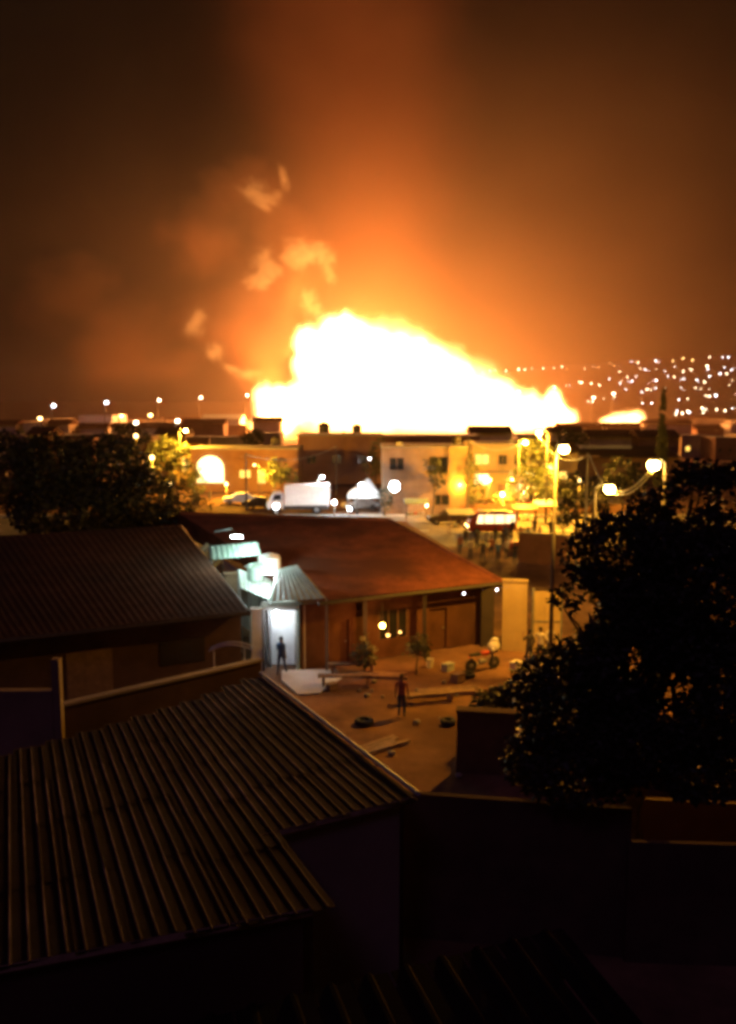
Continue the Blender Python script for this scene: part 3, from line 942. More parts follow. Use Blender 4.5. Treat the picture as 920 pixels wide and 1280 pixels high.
crate(289, 716, 43.6, .35, 1, M['wood'], 'dark wooden crate stack in the lit alley under the green roof')
crate(322, 722, 42.2, .4, 1, M['galv'], 'grey metal cupboard in the lit alley beside the white awning')
crate(320, 760, 37.6, .22, 1, M['cloth'], 'small pale box at the roof corner by the doorway')

# pale slab painted in as the light spilling from the doorway
ap = [G(352, 838, .04), G(420, 836, .04), G(428, 846, .04), G(400, 866, .04), G(372, 868, .04), G(352, 850, .04)]
setp(MB().slab([(p.x, p.y, .05) for p in ap][::-1], .06).build('light_spill', M['pale']), kind='structure')

# ------------------------------------------------------------------ people
def person_mesh(pose):
    """skin-modifier figure, continuous body; returns an evaluated mesh; z=0 at the soles, faces -y"""
    V = []; E = []; Rr = []
    def p(co, r, par=None):
        V.append(co); Rr.append(r if isinstance(r, tuple) else (r, r))
        if par is not None: E.append((par, len(V) - 1))
        return len(V) - 1
    lx, ly, rx, ry = pose.get('feet', (-.1, 0, .1, 0))
    pel = p((0, 0, .95), (.155, .115))
    wa_ = p((0, 0, 1.1), (.14, .105), pel)
    ch = p((0, .01, 1.3), (.165, .12), wa_)
    sh = p((0, .01, 1.42), (.12, .09), ch)
    nk = p((0, 0, 1.51), .055, sh)
    hx, hy = pose.get('head', (0, 0))
    h0 = p((hx * .5, -.01 + hy * .5, 1.58), (.072, .085), nk)
    h1_ = p((hx, -.015 + hy, 1.66), (.08, .098), h0)
    p((hx, 0 + hy, 1.73), (.06, .075), h1_)
    nose = p((hx, -.115 + hy, 1.635), .014, h1_)
    for s in (-1, 1): p((hx + s * .088, .005 + hy, 1.645), .013, h1_)
    for s, (fx, fy) in ((-1, (lx, ly)), (1, (rx, ry))):
        hip = p((s * .09, 0, .9), .095, pel)
        kn = p((s * .1 + (fx - s * .1) * .5, fy * .5 - .03, .5), .062, hip)
        an = p((fx, fy, .09), .042, kn)
        toe = p((fx + s * .02, fy - .16, .035), .035, an)
        # arm
        el, ha = pose['arm'][0 if s < 0 else 1]
        sp_ = p((s * .185, .01, 1.41), .058, sh)
        e = p((s * el[0], el[1], el[2]), .043, sp_)
        w = p((s * ha[0], ha[1], ha[2]), .03, e)
        dirn = (Vector((s * ha[0], ha[1], ha[2])) - Vector((s * el[0], el[1], el[2]))).normalized()
        side = dirn.cross(Vector((s * 1.0, .2, .1))).normalized()
        wv = Vector((s * ha[0], ha[1], ha[2])); pal = wv + dirn * .075
        pa = p(tuple(pal), (.034, .022), w)
        for j, (o_f, lf) in enumerate(((-.03, .07), (-.01, .085), (.01, .08), (.03, .062))):
            a_ = pal + dirn * .03 + side * o_f
            f1 = p(tuple(a_), .0095, pa)
            f2 = p(tuple(a_ + dirn * lf * .55 + Vector((0, -.008, 0))), .0085, f1)
            p(tuple(a_ + dirn * lf + Vector((0, -.022, -.004))), .007, f2)
        th = p(tuple(wv + dirn * .04 + side * -.035), .0105, w)
        p(tuple(wv + dirn * .085 + side * -.062), .009, th)
    me = bpy.data.meshes.new('body'); me.from_pydata(V, E, [])
    ob = bpy.data.objects.new('tmp', me); C.objects.link(ob)
    sk = ob.modifiers.new('s', 'SKIN'); sk.use_smooth_shade = True
    su = ob.modifiers.new('u', 'SUBSURF'); su.levels = 1; su.render_levels = 1
    for i, r in enumerate(Rr): me.skin_vertices[0].data[i].radius = r
    me.skin_vertices[0].data[0].use_root = True
    dg = bpy.context.evaluated_depsgraph_get(); dg.update()
    out = bpy.data.meshes.new_from_object(ob.evaluated_get(dg))
    bpy.data.objects.remove(ob)
    return out


POSES = dict(
    stand=dict(arm=[((.24, .03, 1.14), (.25, -.04, .9)), ((.24, .03, 1.14), (.25, -.04, .9))]),
    phone=dict(arm=[((.24, .03, 1.14), (.22, -.06, .9)), ((.23, -.12, 1.2), (.12, -.36, 1.42))], feet=(-.11, .06, .11, -.05)),
    hips=dict(arm=[((.36, .05, 1.16), (.2, -.05, .98)), ((.36, .05, 1.16), (.2, -.05, .98))], feet=(-.14, 0, .14, 0)),
    walk=dict(arm=[((.23, .12, 1.16), (.24, .05, .92)), ((.23, -.1, 1.15), (.24, -.26, .98))], feet=(-.09, -.28, .09, .26)),
)
PM = {}
for kpose, v in POSES.items(): PM[kpose] = person_mesh(v)
hair_me = MB().ball((0, .022, 1.70), .095, 10, 6, sq=(.95, 1.05, .85)).mesh('hair', M['hair'], True)
def eyes_mesh():
    m = MB()
    for s in (-1, 1): m.ball((s * .033, -.103, 1.665), .013, 6, 4)
    m.box((-.028, -.108, 1.585), (.028, -.098, 1.593))
    return m.mesh('face_detail', M['hair'])
eye_me = eyes_mesh()
body_cache = {}


def person(pose, shirt, loc, rotz, label, group=None, s=1.0, trousers='denim'):
    key = (pose, shirt, trousers)
    if key not in body_cache:
        me = PM[pose].copy()
        me.materials.clear()
        for mm in ('skin', shirt, trousers, 'rubber'): me.materials.append(M[mm])
        idx = []
        for pl_ in me.polygons:
            c = pl_.center
            far = abs(c.x) > .225 or c.y < -.2
            if c.z > 1.49: i = 0
            elif c.z > .93: i = 1 if not (far and c.z < 1.17 or (c.y < -.2)) else 0
            elif c.z > .1: i = 2 if abs(c.x) < .19 else 0
            else: i = 3
            idx.append(i)
        me.polygons.foreach_set('material_index', idx)
        body_cache[key] = me
    t = thing('person', label, 'person', loc, rotz, group)
    t.scale = (s, s, s)
    link('body', body_cache[key], t); link('hair', hair_me, t); link('face', eye_me, t)
    return t


def gz(px, py):
    q = G(px, py); q.z = .0
    return q


person('phone', 'shirt_dark', gz(661, 832), R(200), 'person in dark clothes standing left of the lit pair by the lane wall')
person('hips', 'shirt_pale', gz(675, 829), R(150), 'person in a pale shirt with hands on hips, middle of the three by the lane')
person('stand', 'shirt_pale', gz(687, 826), R(190), 'person in a pale shirt at the right of the three beside the lamp pole')
person('walk', 'shirt_blue', gz(352, 843), R(160), 'person in a blue shirt standing in the bright alley doorway')
person('stand', 'shirt_red', gz(502, 897), R(170), 'lone dim person standing in the middle of the dirt yard')
crowd = [(582, 684, 'stand', 'shirt_dark', 'dark figure at the far left of the crowd near the pale canopy stall'),
         (619, 683, 'walk', 'shirt_dark', 'dark figure walking behind the crowd below the minibus'),
         (650, 683, 'hips', 'shirt_red', 'person in a rust shirt standing above the dark street wall'),
         (660, 684, 'stand', 'shirt_blue', 'person in a blue shirt standing above the dark street wall'),
         (674, 682, 'phone', 'shirt_pale', 'person in a pale shirt holding a phone near the lamp pole'),
         (632, 680, 'phone', 'shirt_blue', 'person in a blue shirt holding a phone behind the crowd'),
         (596, 690, 'stand', 'shirt_dark', 'person in dark clothes in the back row of the crowd, left side'),
         (608, 688, 'walk', 'shirt_pale', 'person in a pale shirt in the back row of the crowd'),
         (628, 690, 'hips', 'shirt_dark', 'person with hands on hips at the right of the back row of the crowd'),
         (575, 694, 'stand', 'shirt_red', 'person in a rust shirt standing apart left of the crowd'),
         (688, 672, 'walk', 'shirt_dark', 'dark figure on the street close to the lamp pole'),
         (588, 700, 'stand', 'shirt_pale', 'person in a pale shirt at the left end of the crowd behind the red roof'),
         (603, 702, 'hips', 'shirt_dark', 'person in dark clothes with hands on hips near the left of the crowd'),
         (614, 697, 'phone', 'shirt_red', 'person in a rust shirt holding up a phone in the crowd'),
         (622, 704, 'stand', 'shirt_blue', 'person in a blue shirt in the middle of the crowd'),
         (633, 700, 'walk', 'shirt_pale', 'person in a pale shirt stepping forward at the right of the crowd'),
         (643, 706, 'stand', 'shirt_dark', 'person in dark clothes standing by the end of the dark wall'),
         (640, 672, 'walk', 'shirt_dark', 'dark figure crossing the yellow lit street right of the minibus'),
         (668, 670, 'stand', 'shirt_dark', 'dark figure standing alone on the yellow lit street'),
         (247, 630, 'stand', 'shirt_dark', 'left of two dark figures on the yellow lit ground below the arch'),
         (262, 629, 'phone', 'shirt_dark', 'right of two dark figures on the yellow lit ground below the arch')]
for i, (px, py, po, sh_, lab) in enumerate(crowd):
    person(po, sh_, gz(px, py), R(180 + (i * 53) % 70 - 35), lab, 'people watching the fire', 1.0)

# ------------------------------------------------------------------ vehicles
def wheel(parent, x, y, r, w):
    t_ = MB().lathe([(r * .62, -w / 2), (r * .92, -w / 2), (r, -w * .3), (r, w * .3), (r * .92, w / 2), (r * .62, w / 2)], 18, (x, y, r), axis='y').build('wheel', M['rubber'], parent)
    MB().lathe([(r * .1, -w / 2 - .03), (r * .58, -w / 2 - .012), (r * .6, w / 2 + .012), (r * .1, w / 2 + .03)], 14, (x, y, r), axis='y').build('rim', M['metal'], t_)


def extrude_profile(prof, y0, y1, inset=0.0):
    m = MB(); n_ = len(prof)
    zt = max(z for x, z in prof); zb = min(z for x, z in prof)
    def yy(z, y, s): return y - s * inset * max(0, (z - zb) / (zt - zb) - .45) / .55
    vs = [(x, yy(z, y0, -1), z) for x, z in prof] + [(x, yy(z, y1, 1), z) for x, z in prof]
    m.add(vs, [tuple(range(n_)), tuple(range(2 * n_ - 1, n_ - 1, -1))] + [(i, i + n_, (i + 1) % n_ + n_, (i + 1) % n_) for i in range(n_)])
    return m


def bevel_all(o, w=.05):
    b = o.modifiers.new('bevel', 'BEVEL'); b.width = w; b.segments = 2; b.limit_method = 'ANGLE'
    return o


# white box lorry, side on
q = gz(375, 641)
lo = thing('lorry', 'white box lorry parked side on beyond the red roof ridge', 'lorry', (q.x, q.y, 0), R(4))
bevel_all(extrude_profile([(-3.6, .55), (-1.9, .55), (-1.9, 1.2), (-1.9, 2.3), (-2.3, 2.55), (-3.1, 2.5), (-3.55, 1.6), (-3.75, 1.4), (-3.75, .7)], -1.0, 1.0, .1).build('cab', M['white'], lo))
bevel_all(MB().box((-1.75, -1.1, .95), (3.4, 1.1, 3.3)).build('cargo_box', M['white'], lo))
MB().box((-3.5, -.85, .5), (3.3, .85, .9)).build('chassis', M['dark'], lo)
MB().add([(-3.12, -1.012, 1.6), (-2.1, -1.012, 1.6), (-2.1, -.98, 2.25), (-2.85, -.98, 2.25)], [(0, 1, 2, 3)]).build('side_window', M['glass'], lo)
MB().add([(-3.58, -.85, 1.62), (-3.58, .85, 1.62), (-3.13, .8, 2.45), (-3.13, -.8, 2.45)], [(0, 3, 2, 1)]).build('windscreen', M['glass'], lo)
for yy in (-.75, .75): MB().ball((-3.76, yy, .95), .14, 8, 5, sq=(.4, 1, 1)).build('headlight', M['glass'], lo)
for x in (-2.75, 1.9):
    for yy in (-.95, .95): wheel(lo, x, yy, .48, .3)
# white car beside it
def car(loc, rz, label, paint, name='car', l=4.3, lit=None):
    t = thing(name, label, 'car', loc, rz)
    k = l / 4.3
    pr = [(-2.1, .35), (-2.15, .7), (-1.9, .88), (-1.0, .98), (-.35, 1.42), (.95, 1.45), (1.6, 1.0), (2.05, .95), (2.15, .6), (2.1, .35)]
    bevel_all(extrude_profile([(x * k, z) for x, z in pr], -.85, .85, .18).build('car_body', paint, t))
    MB().add([(-.82 * k, -.735, 1.02), (1.4 * k, -.735, 1.02), (.85 * k, -.69, 1.38), (-.32 * k, -.69, 1.38)], [(0, 1, 2, 3)]).add([(-.82 * k, .735, 1.02), (1.4 * k, .735, 1.02), (.85 * k, .69, 1.38), (-.32 * k, .69, 1.38)], [(3, 2, 1, 0)]).build('side_window', lit or M['glass'], t)
    MB().add([(-1.01 * k, -.62, 1.0), (-1.01 * k, .62, 1.0), (-.39 * k, .58, 1.41), (-.39 * k, -.58, 1.41)], [(0, 1, 2, 3)]).build('windscreen', M['glass'], t)
    for yy in (-.6, .6):
        MB().ball((-2.1 * k, yy, .7), .12, 8, 5, sq=(.5, 1.3, .8)).build('headlight', M['white'], t)
        MB().ball((2.12 * k, yy, .75), .1, 8, 5, sq=(.5, 1.4, .8)).build('tail_light', M['red'], t)
        for x in (-1.35 * k, 1.3 * k): wheel(t, x, yy * 1.3, .32, .2)
    return t


car(gz(450, 641) + Vector((0, 3, 0)), R(20), 'pale car parked between the lorry and the white canopy', M['white'])
car(gz(540, 640) + Vector((0, 2.5, 0)), R(-25), 'pale car parked in front of the dim two storey building', M['cloth'])
# red minibus with lit windows
q = gz(613, 667)
mbz = thing('minibus', 'red minibus with a bright row of lit windows on the yellow street', 'minibus', (q.x, q.y, 0), R(3))
bevel_all(extrude_profile([(-2.2, .35), (-2.3, 1.0), (-2.0, 1.5), (-1.5, 2.1), (2.2, 2.15), (2.3, 1.9), (2.3, .35)], -.9, .9, .12).build('bus_body', M['red'], mbz), .07)
for i in range(4):
    x0 = -1.75 + i * 1.0
    MB().add([(x0 + (.25 if i == 0 else 0), -.925, 1.12), (x0 + .9, -.925, 1.12), (x0 + .9, -.86, 1.92), (x0 + (.45 if i == 0 else 0), -.86, 1.92)], [(0, 1, 2, 3)]).build('window', M['bus_glow'], mbz)
MB().add([(-2.06, -.75, 1.52), (-2.06, .75, 1.52), (-1.62, .7, 2.02), (-1.62, -.7, 2.02)], [(0, 1, 2, 3)]).build('windscreen', M['glass'], mbz)
for yy in (-.62, .62):
    MB().ball((-2.31, yy, .8), .14, 8, 5, sq=(.5, 1, 1)).build('headlight', M['soda_far'], mbz)
    MB().box((2.302, yy - .1, .7), (2.33, yy + .1, 1.0)).build('tail_light', M['red'], mbz)
    for x in (-1.5, 1.5): wheel(mbz, x, yy * 1.35, .34, .22)
MB().box((-1.2, -.7, 2.17), (1.6, .7, 2.24)).build('roof_rack', M['metal'], mbz)

# parked motorbike in the yard
q = gz(603, 838)
bk = thing('motorbike', 'dark motorbike parked by the yellow lit patch of the yard', 'motorbike', (q.x, q.y, 0), R(25))
for x in (-.62, .62):
    w_ = MB().lathe([(.22, -.04), (.27, -.05), (.31, 0), (.27, .05), (.22, .04)], 18, (x, 0, .31), axis='y').build('wheel', M['rubber'], bk)
    MB().lathe([(.03, -.06), (.2, -.012), (.2, .012), (.03, .06)], 14, (x, 0, .31), axis='y').build('rim', M['metal'], w_)
MB().tube([(-.62, 0, .31), (-.1, 0, .38), (.2, 0, .42), (.62, 0, .31)], .035, 6).tube([(.2, 0, .42), (.42, 0, .85)], .03, 6).tube([(-.1, 0, .38), (-.35, 0, .72), (.35, 0, .78)], .03, 6).build('frame', M['metal'], bk)
MB().ball((0, 0, .43), .2, 10, 6, sq=(1.1, .6, .8)).build('engine', M['metal'], bk)
MB().ball((.12, 0, .82), .2, 12, 7, sq=(1.3, .65, .62)).build('fuel_tank', M['red'], bk, smooth=True)
bevel_all(MB().box((-.7, -.12, .74), (-.1, .12, .86)).build('seat', M['rubber'], bk))
MB().tube([(.62, .05, .31), (.45, .05, .9)], .025, 6).tube([(.62, -.05, .31), (.45, -.05, .9)], .025, 6).build('fork', M['metal'], bk)
MB().tube([(.3, -.36, 1.02), (.42, -.15, .98), (.42, .15, .98), (.3, .36, 1.02)], .018, 6).build('handlebar', M['metal'], bk)
MB().ball((.55, 0, .9), .09, 10, 6).build('headlight', M['white'], bk)
MB().ball((-.72, 0, .72), .05, 8, 5).build('tail_light', M['red'], bk)

# yard clutter
def bench(px, py, ln, rz, lab, h=.45):
    q = gz(px, py); t = thing('bench', lab, 'bench', q, rz)
    for k in range(3): MB().box((-ln / 2, -.22 + k * .15, h), (ln / 2, -.09 + k * .15, h + .05)).build('plank', M['wood'], t)
    for sx in (-1, 1): MB().box((sx * ln * .4 - .05, -.2, 0), (sx * ln * .4 + .05, .2, h - .002)).build('leg', M['wood'], t)


bench(432, 857, 2.4, R(3), 'long dark bench nearest the light spill')
bench(440, 842, 2.2, R(3), 'dark bench close to the front wall of the red roofed house')
bench(532, 878, 2.6, R(14), 'low plank bench in the middle of the yard', .35)
q = gz(537, 834)
t = thing('bucket', 'small white bucket standing by the wall under the red roof', 'bucket', q)
MB().lathe([(.13, 0), (.17, .36), (.185, .37), (.185, .4), (.16, .4), (.12, .03)], 14).build('pail', M['white'], t)
MB().tube([(-.17, 0, .38), (-.1, 0, .5), (.1, 0, .5), (.17, 0, .38)], .012, 5).build('bail', M['metal'], t)
q = gz(617, 815)
t = thing('sack', 'pale lumpy sack leaning against the dark corner post', 'sack', q)
MB().ball((0, 0, .3), .32, 10, 7, sq=(1, .8, 1)).ball((.05, 0, .62), .2, 8, 5, sq=(1, .8, .6)).build('sack_body', M['cloth'], t, smooth=True)
o = t
def planks(px, py, rz, n, ln, lab):
    q = gz(px, py); t = thing('plank_pile', lab, 'planks', q, rz); rp = random.Random(px)
    for k in range(n):
        x = rp.uniform(-.25, .25); lay = k // 4
        MB().box((-ln / 2 + x, (k % 4) * .22 - .4, lay * .06 + .002), (ln / 2 + x, (k % 4) * .22 - .22, lay * .06 + .055), rot=Matrix.Rotation(rp.uniform(-.08, .08), 3, 'Z')).build('plank', M['wood'], t)


planks(560, 866, R(12), 9, 2.6, 'pile of old planks lying right of the middle of the yard')
planks(475, 845, R(-4), 7, 2.0, 'short pile of planks by the wall under the veranda lamp')
planks(470, 935, R(40), 5, 2.2, 'scattered planks on the dim near part of the yard')
def tyre(px, py, r, lab, lean=0):
    q = gz(px, py)
    o = MB().lathe([(r * .55, 0), (r * .9, 0), (r, .06), (r, .14), (r * .9, .2), (r * .55, .2), (r * .5, .1)], 18).build('old_tyre', M['rubber'], loc=q)
    setp(o, lab, 'tyre')


tyre(585, 846, .33, 'old tyre lying flat near the motorbike'); tyre(455, 905, .36, 'old tyre lying flat left of the lone person'); tyre(560, 905, .3, 'old tyre lying flat near the yard wall end')
for (px, py, s_, mt_, lab) in ((572, 852, .28, 'wood', 'wooden box near the motorbike'), (645, 836, .25, 'cloth', 'pale box on the ground left of the three people'), (560, 838, .24, 'galv', 'grey tin box by the front wall'), (415, 862, .2, 'wood', 'small dark box beside the light spill')):
    q = gz(px, py); t = thing('crate', lab, 'crate', q, s_ * 3)
    MB().box((-s_, -s_ * .7, 0), (s_, s_ * .7, s_ * 1.2)).build('crate_body', M[mt_], t)
    MB().box((-s_ - .02, -s_ * .7 - .02, s_ * 1.2 + .002), (s_ + .02, s_ * .7 + .02, s_ * 1.2 + .05)).build('lid', M[mt_], t)
for i in range(26):       # stones and rubble on the dirt
    px = random.uniform(430, 660); py = random.uniform(850, 985)
    if px > 575 and py > 880: continue
    q = gz(px, py)
    m = MB(); s_ = random.uniform(.06, .16); m.ball((0, 0, s_ * .45), s_, 7, 4, sq=(1, random.uniform(.6, 1), .6))
    o = m.build('stone', M['concrete'], loc=q); o.rotation_euler = (0, 0, random.uniform(0, 6))
    setp(o, 'small loose stone on the dirt of the yard', 'stone', 'loose stones in the yard')

# ------------------------------------------------------------------ lane wall lit by the pole lamp
a = G(634, 824); b = G(664, 828)
wall('lane_wall', 'cream wall brightly lit yellow right of the red roofed house', 'wall', (a.x, 41.5, 0), (b.x + .1, 41.2, 0), 3.5, .2, M['plaster_y'], M['plaster_y'])
a = D(662, 800, 41.15)
t = thing('gate', 'yellow lit sheet metal gate next to the lamp pole', 'gate', (a.x + .15, 41.15, 0), R(-3))
for k in range(5): MB().box((k * .27, -.03, .05), (k * .27 + .26, .03, 3.05)).build('gate_panel', M['plaster_y'], t)
for x in (-.02, 1.37): MB().box((x - .05, -.07, 0), (x + .05, .07, 3.2)).build('gate_post', M['metal'], t)
MB().box((0, -.05, 1.5), (1.35, -.032, 1.58)).build('rail', M['metal'], t)
wall('street_wall', 'dark brown wall along the street behind the crowd', 'wall', D(648, 712, 66), D(712, 712, 64), 2.3, .25, M['plaster_red'], M['concrete'])
wall('street_wall', 'long low dark wall across the far side of the yellow street', 'wall', (10.5, 96, 0), (31, 96.6, 0), 1.1, .25, M['plaster_red'])

# ------------------------------------------------------------------ street lamps
def street_lamp(px, py, d, label, col, lens, watts, arm=(-.9, 0), group=None, name='street_lamp', s=1.0, r=.05):
    top = D(px, py, d)
    base = Vector((top.x - arm[0], top.y - arm[1], 0))
    t = thing(name, label, 'lamp', base, 0, group)
    h = top.z
    MB().tube([(0, 0, 0), (0, 0, h * .5), (0, 0, h + .1)], [.13 * s, .1 * s, .07 * s], 10).build('pole', M['pole'], t, smooth=True)
    MB().tube([(0, 0, h + .05), (arm[0] * .5, arm[1] * .5, h + .3), (arm[0], arm[1], h + .22)], .04 * s, 6).build('arm', M['metal'], t)
    MB().ball((arm[0], arm[1], h + .22 * s), .24 * s, 12, 6, sq=(1.2, .8, .4)).build('lamp_head', M['metal'], t)
    MB().ball((arm[0], arm[1], h - .02), .27 * s, 12, 7, sq=(1, 1, .85)).build('lens', lens, t, smooth=True)
    if watts: point('lamp_light', t, (arm[0], arm[1], h - .32 * s), watts, col, .12)
    return t


street_lamp(705, 561, 36.6, 'tall concrete street lamp glowing yellow left of the big tree', SODA, M['soda'], 8500, (.35, 0), s=.8)
street_lamp(817, 581, 43, 'brightest yellow street lamp above the big tree crown', SODA, M['soda'], 700, (-.6, 0), s=1.15)
street_lamp(762, 611, 52, 'lower yellow street lamp left of the brightest one, over the tree edge', SODA, M['soda'], 700, (.9, 0), s=1.2)
street_lamp(674, 541, 88, 'small yellow street lamp in the street tree', SODA, M['soda'], 30000, (-.9, 0))
street_lamp(232, 538, 125, 'yellow street lamp above the small lit tree on the left', SODA, M['soda'], 22000, (.9, 0))
street_lamp(657, 553, 89.5, 'small yellow lamp on a pole left of the street tree', SODA, M['soda'], 15000, (.7, 0), s=.8)
street_lamp(640, 600, 100, 'low yellow lamp lighting the cream house beside the street', SODA, M['soda'], 8000, (.6, 0), s=.7)
street_lamp(655, 603, 99, 'pair mate lamp right of the low yellow lamp', (1, .8, .5), M['soda'], 2000, (.5, 0), s=.6)
street_lamp(452, 606, 95, 'small white lamp beside the white canopy', COOL, M['cool'], 900, (.5, 0), s=.75)
street_lamp(403, 596, 98, 'small white lamp above the box lorry', COOL, M['cool'], 1800, (.5, 0), s=.6)
street_lamp(462, 573, 112, 'tiny white lamp high left of the bright floodlight', COOL, M['cool_far'], 0, (.4, 0), s=.6)
street_lamp(318, 581, 112, 'dim yellow lamp beside the two yellow windows on the left', SODA, M['soda_far'], 14000, (-.6, 0), s=.6)
# utility pole with wires
up = D(735, 568, 60); upb = Vector((up.x, up.y, 0))
t = thing('utility_pole', 'thin utility pole carrying the wires between the yellow lamps', 'pole', upb)
MB().tube([(0, 0, 0), (0, 0, up.z + .1)], [.13, .08], 8).build('shaft', M['concrete'], t)
MB().box((-.8, -.06, up.z - .2), (.8, .06, up.z - .08)).build('crossarm', M['wood'], t)


def wire(pa, pb, sag, lab):
    pa = Vector(pa); pb = Vector(pb)
    pts = [pa.lerp(pb, i / 14) - Vector((0, 0, sag * 4 * (i / 14) * (1 - i / 14))) for i in range(15)]
    o = MB().tube([p - pa for p in pts], .035, 5).build('power_line', M['galv'], loc=pa)
    setp(o, lab, 'wire')


wire(D(705, 564, 36.6), D(733, 569, 60), .35, 'short wire from the tall lamp to the utility pole')
wire(D(737, 569, 60), D(815, 590, 43), 1.9, 'sagging wire from the utility pole to the brightest lamp')
wire(D(764, 612, 52), D(812, 588, 43), .5, 'wire between the lower lamp and the brightest lamp')

# ------------------------------------------------------------------ mid-town buildings
def block(label, px0, px1, py_top, d, mt, depth=8, rz=0, wins=(), parapet=True, cat='building', name='building', roofm=None, slabs=()):
    """flat roofed block; front face at distance d; wins: (x0,x1,z0,z1,mat) in fractions of width / metres"""
    a = D(px0, py_top, d); b = D(px1, py_top, d); w = b.x - a.x; h = a.z
    t = thing(name, label, cat, (a.x, d, 0), rz)
    holes = []
    m = MB(); m.box((0, .25, 0), (w, depth, h)); m.build('wall', mt, t)
    fm = MB()
    # front skin as a grid with openings, so windows are recessed
    xs = sorted({0, w} | {v * w for wn in wins for v in wn[:2]}); zs = sorted({0, h} | {v for wn in wins for v in wn[2:4]})
    for x0, x1 in zip(xs, xs[1:]):
        for z0, z1 in zip(zs, zs[1:]):
            cx, cz = (x0 + x1) / 2, (z0 + z1) / 2
            if not any(wn[0] * w < cx < wn[1] * w and wn[2] < cz < wn[3] for wn in wins):
                fm.box((x0, 0, z0), (x1, .248, z1))
    fm.build('front_wall', mt, t)
    for wn in wins:
        f = MB(); x0, x1, z0, z1 = wn[0] * w, wn[1] * w, wn[2], wn[3]
        f.box((x0 + .01, .1, z0 + .01), (x1 - .01, .16, z1 - .01))
        wo = f.build('door' if z0 < .1 else 'window', wn[4], t)
        g = MB(); e = .07
        for (p, q) in (((x0, z0), (x0 + e, z1)), ((x1 - e, z0), (x1, z1)), ((x0, z1 - e), (x1, z1)), ((x0, z0), (x1, z0 + e)), (((x0 + x1) / 2 - e / 2, z0), ((x0 + x1) / 2 + e / 2, z1))):
            g.box((p[0], .05, p[1]), (q[0], .098, q[1]))
        g.build('window_frame', M['wood'], wo)
    for z in slabs: MB().box((-.15, -1.2, z), (w + .15, -.003, z + .16)).build('balcony_slab', M['concrete'], t)
    if parapet: MB().box((-.12, -.12, h + .002), (w + .12, depth + .1, h + .22)).build('roof_slab', roofm or M['concrete'], t)
    else:
        ro = MB(); k = w / 2
        A = [(-.4, -.5, h), (w + .4, -.5, h), (w + .4, depth / 2, h + 1.6), (-.4, depth / 2, h + 1.6)]; B = [(w + .4, depth + .5, h), (-.4, depth + .5, h), A[3], A[2]]
        ro.add(A, [(0, 1, 2, 3)]).add(B, [(0, 1, 2, 3)]); ro.add([A[0], A[3], B[1]], [(0, 1, 2)]).add([A[1], B[0], A[2]], [(0, 1, 2)])
        ro.build('roof', roofm or M['darkroof'], t)
    return t


gl = M['glass']; lw = M['lit_window']; wd_ = M['wood']
# dim two storey building behind the floodlight
block('dim pale two storey building lit by a white floodlight', 478, 584, 560, 96, M['brown'], 9, 0,
      [(.08, .26, 5.0, 6.5, gl), (.55, .78, 4.6, 6.6, gl), (.1, .25, 0, 2.2, wd_), (.6, .8, 1.0, 2.3, gl)])
fl = D(493, 608, 93.0)
t = thing('floodlight', 'brilliant white floodlight on the dim two storey building', 'lamp', fl)
MB().ball((0, 0, 0), .5, 14, 8, sq=(1, .6, 1)).build('lens', M['cool'], t)
MB().box((-.5, .3, -.5), (.5, .6, .5)).build('housing', M['metal'], t)
MB().tube([(0, .6, 0), (0, 2.3, -.1)], .05, 6).build('bracket', M['metal'], t)
point('lamp_light', t, (0, -1.2, 0), 70, COOL, .3)
# white market canopy
q = gz(455, 641)
t = thing('canopy', 'white peaked canopy on poles beside the floodlight', 'canopy', (q.x, q.y + 2, 0))
w_ = 1.9; hz_ = 2.0
MB().add([(-w_, -w_, hz_), (w_, -w_, hz_), (w_, w_, hz_), (-w_, w_, hz_), (.5, 0, 3.9)], [(0, 1, 4), (1, 2, 4), (2, 3, 4), (3, 0, 4)]).build('tent_roof', M['cloth'], t)
MB().box((-w_, -w_ - .02, hz_ - .35), (w_, -w_, hz_ - .002)).box((-w_, w_, hz_ - .35), (w_, w_ + .02, hz_ - .002)).build('valance', M['cloth'], t)
for sx in (-1, 1):
    for sy in (-1, 1): MB().tube([(sx * w_ * .97, sy * w_ * .97, 0), (sx * w_ * .97, sy * w_ * .97, hz_ - .002)], .04, 6).build('pole', M['metal'], t)
# orange facade left of it and the roofs under the flame line
block('low orange lit building directly under the left part of the fire', 372, 478, 545, 135, M['plaster_red'], 12, 0, [(.1, .22, 3.2, 4.6, gl), (.4, .52, 3.2, 4.6, gl), (.7, .82, 3.2, 4.6, gl)])
block('long flat roofed building in front of the fire, right part', 470, 600, 546, 170, M['plaster_red'], 14, 0, [(.1, .2, 3.5, 5, gl), (.6, .7, 3.5, 5, gl)])
# left building with the lit arch
bl = block('orange lit building with a glowing arch and two yellow windows on the left', 238, 372, 562, 122, M['plaster_red'], 10, 0,
           [(.45, .56, 2.0, 3.2, lw), (.62, .7, 1.2, 3.2, lw), (.8, .9, 2.0, 3.2, gl)])
aw = D(263, 603, 121.7)
arch = MB(); hw = 1.9; pts = [(-hw, 0), (hw, 0)] + [(hw * math.cos(a), 2.0 + hw * .95 * math.sin(a)) for a in [math.pi * i / 14 for i in range(15)]]
ox = aw.x - bl.location.x
n_ = len(pts)
vs = [(ox + x, -.45, z + aw.z) for x, z in pts] + [(ox + x, -.01, z + aw.z) for x, z in pts]
arch.add(vs, [tuple(range(n_)), tuple(range(2 * n_ - 1, n_ - 1, -1))] + [(i, i + n_, (i + 1) % n_ + n_, (i + 1) % n_) for i in range(n_)])
arch.build('lit_arch', M['lit_shop'], bl)
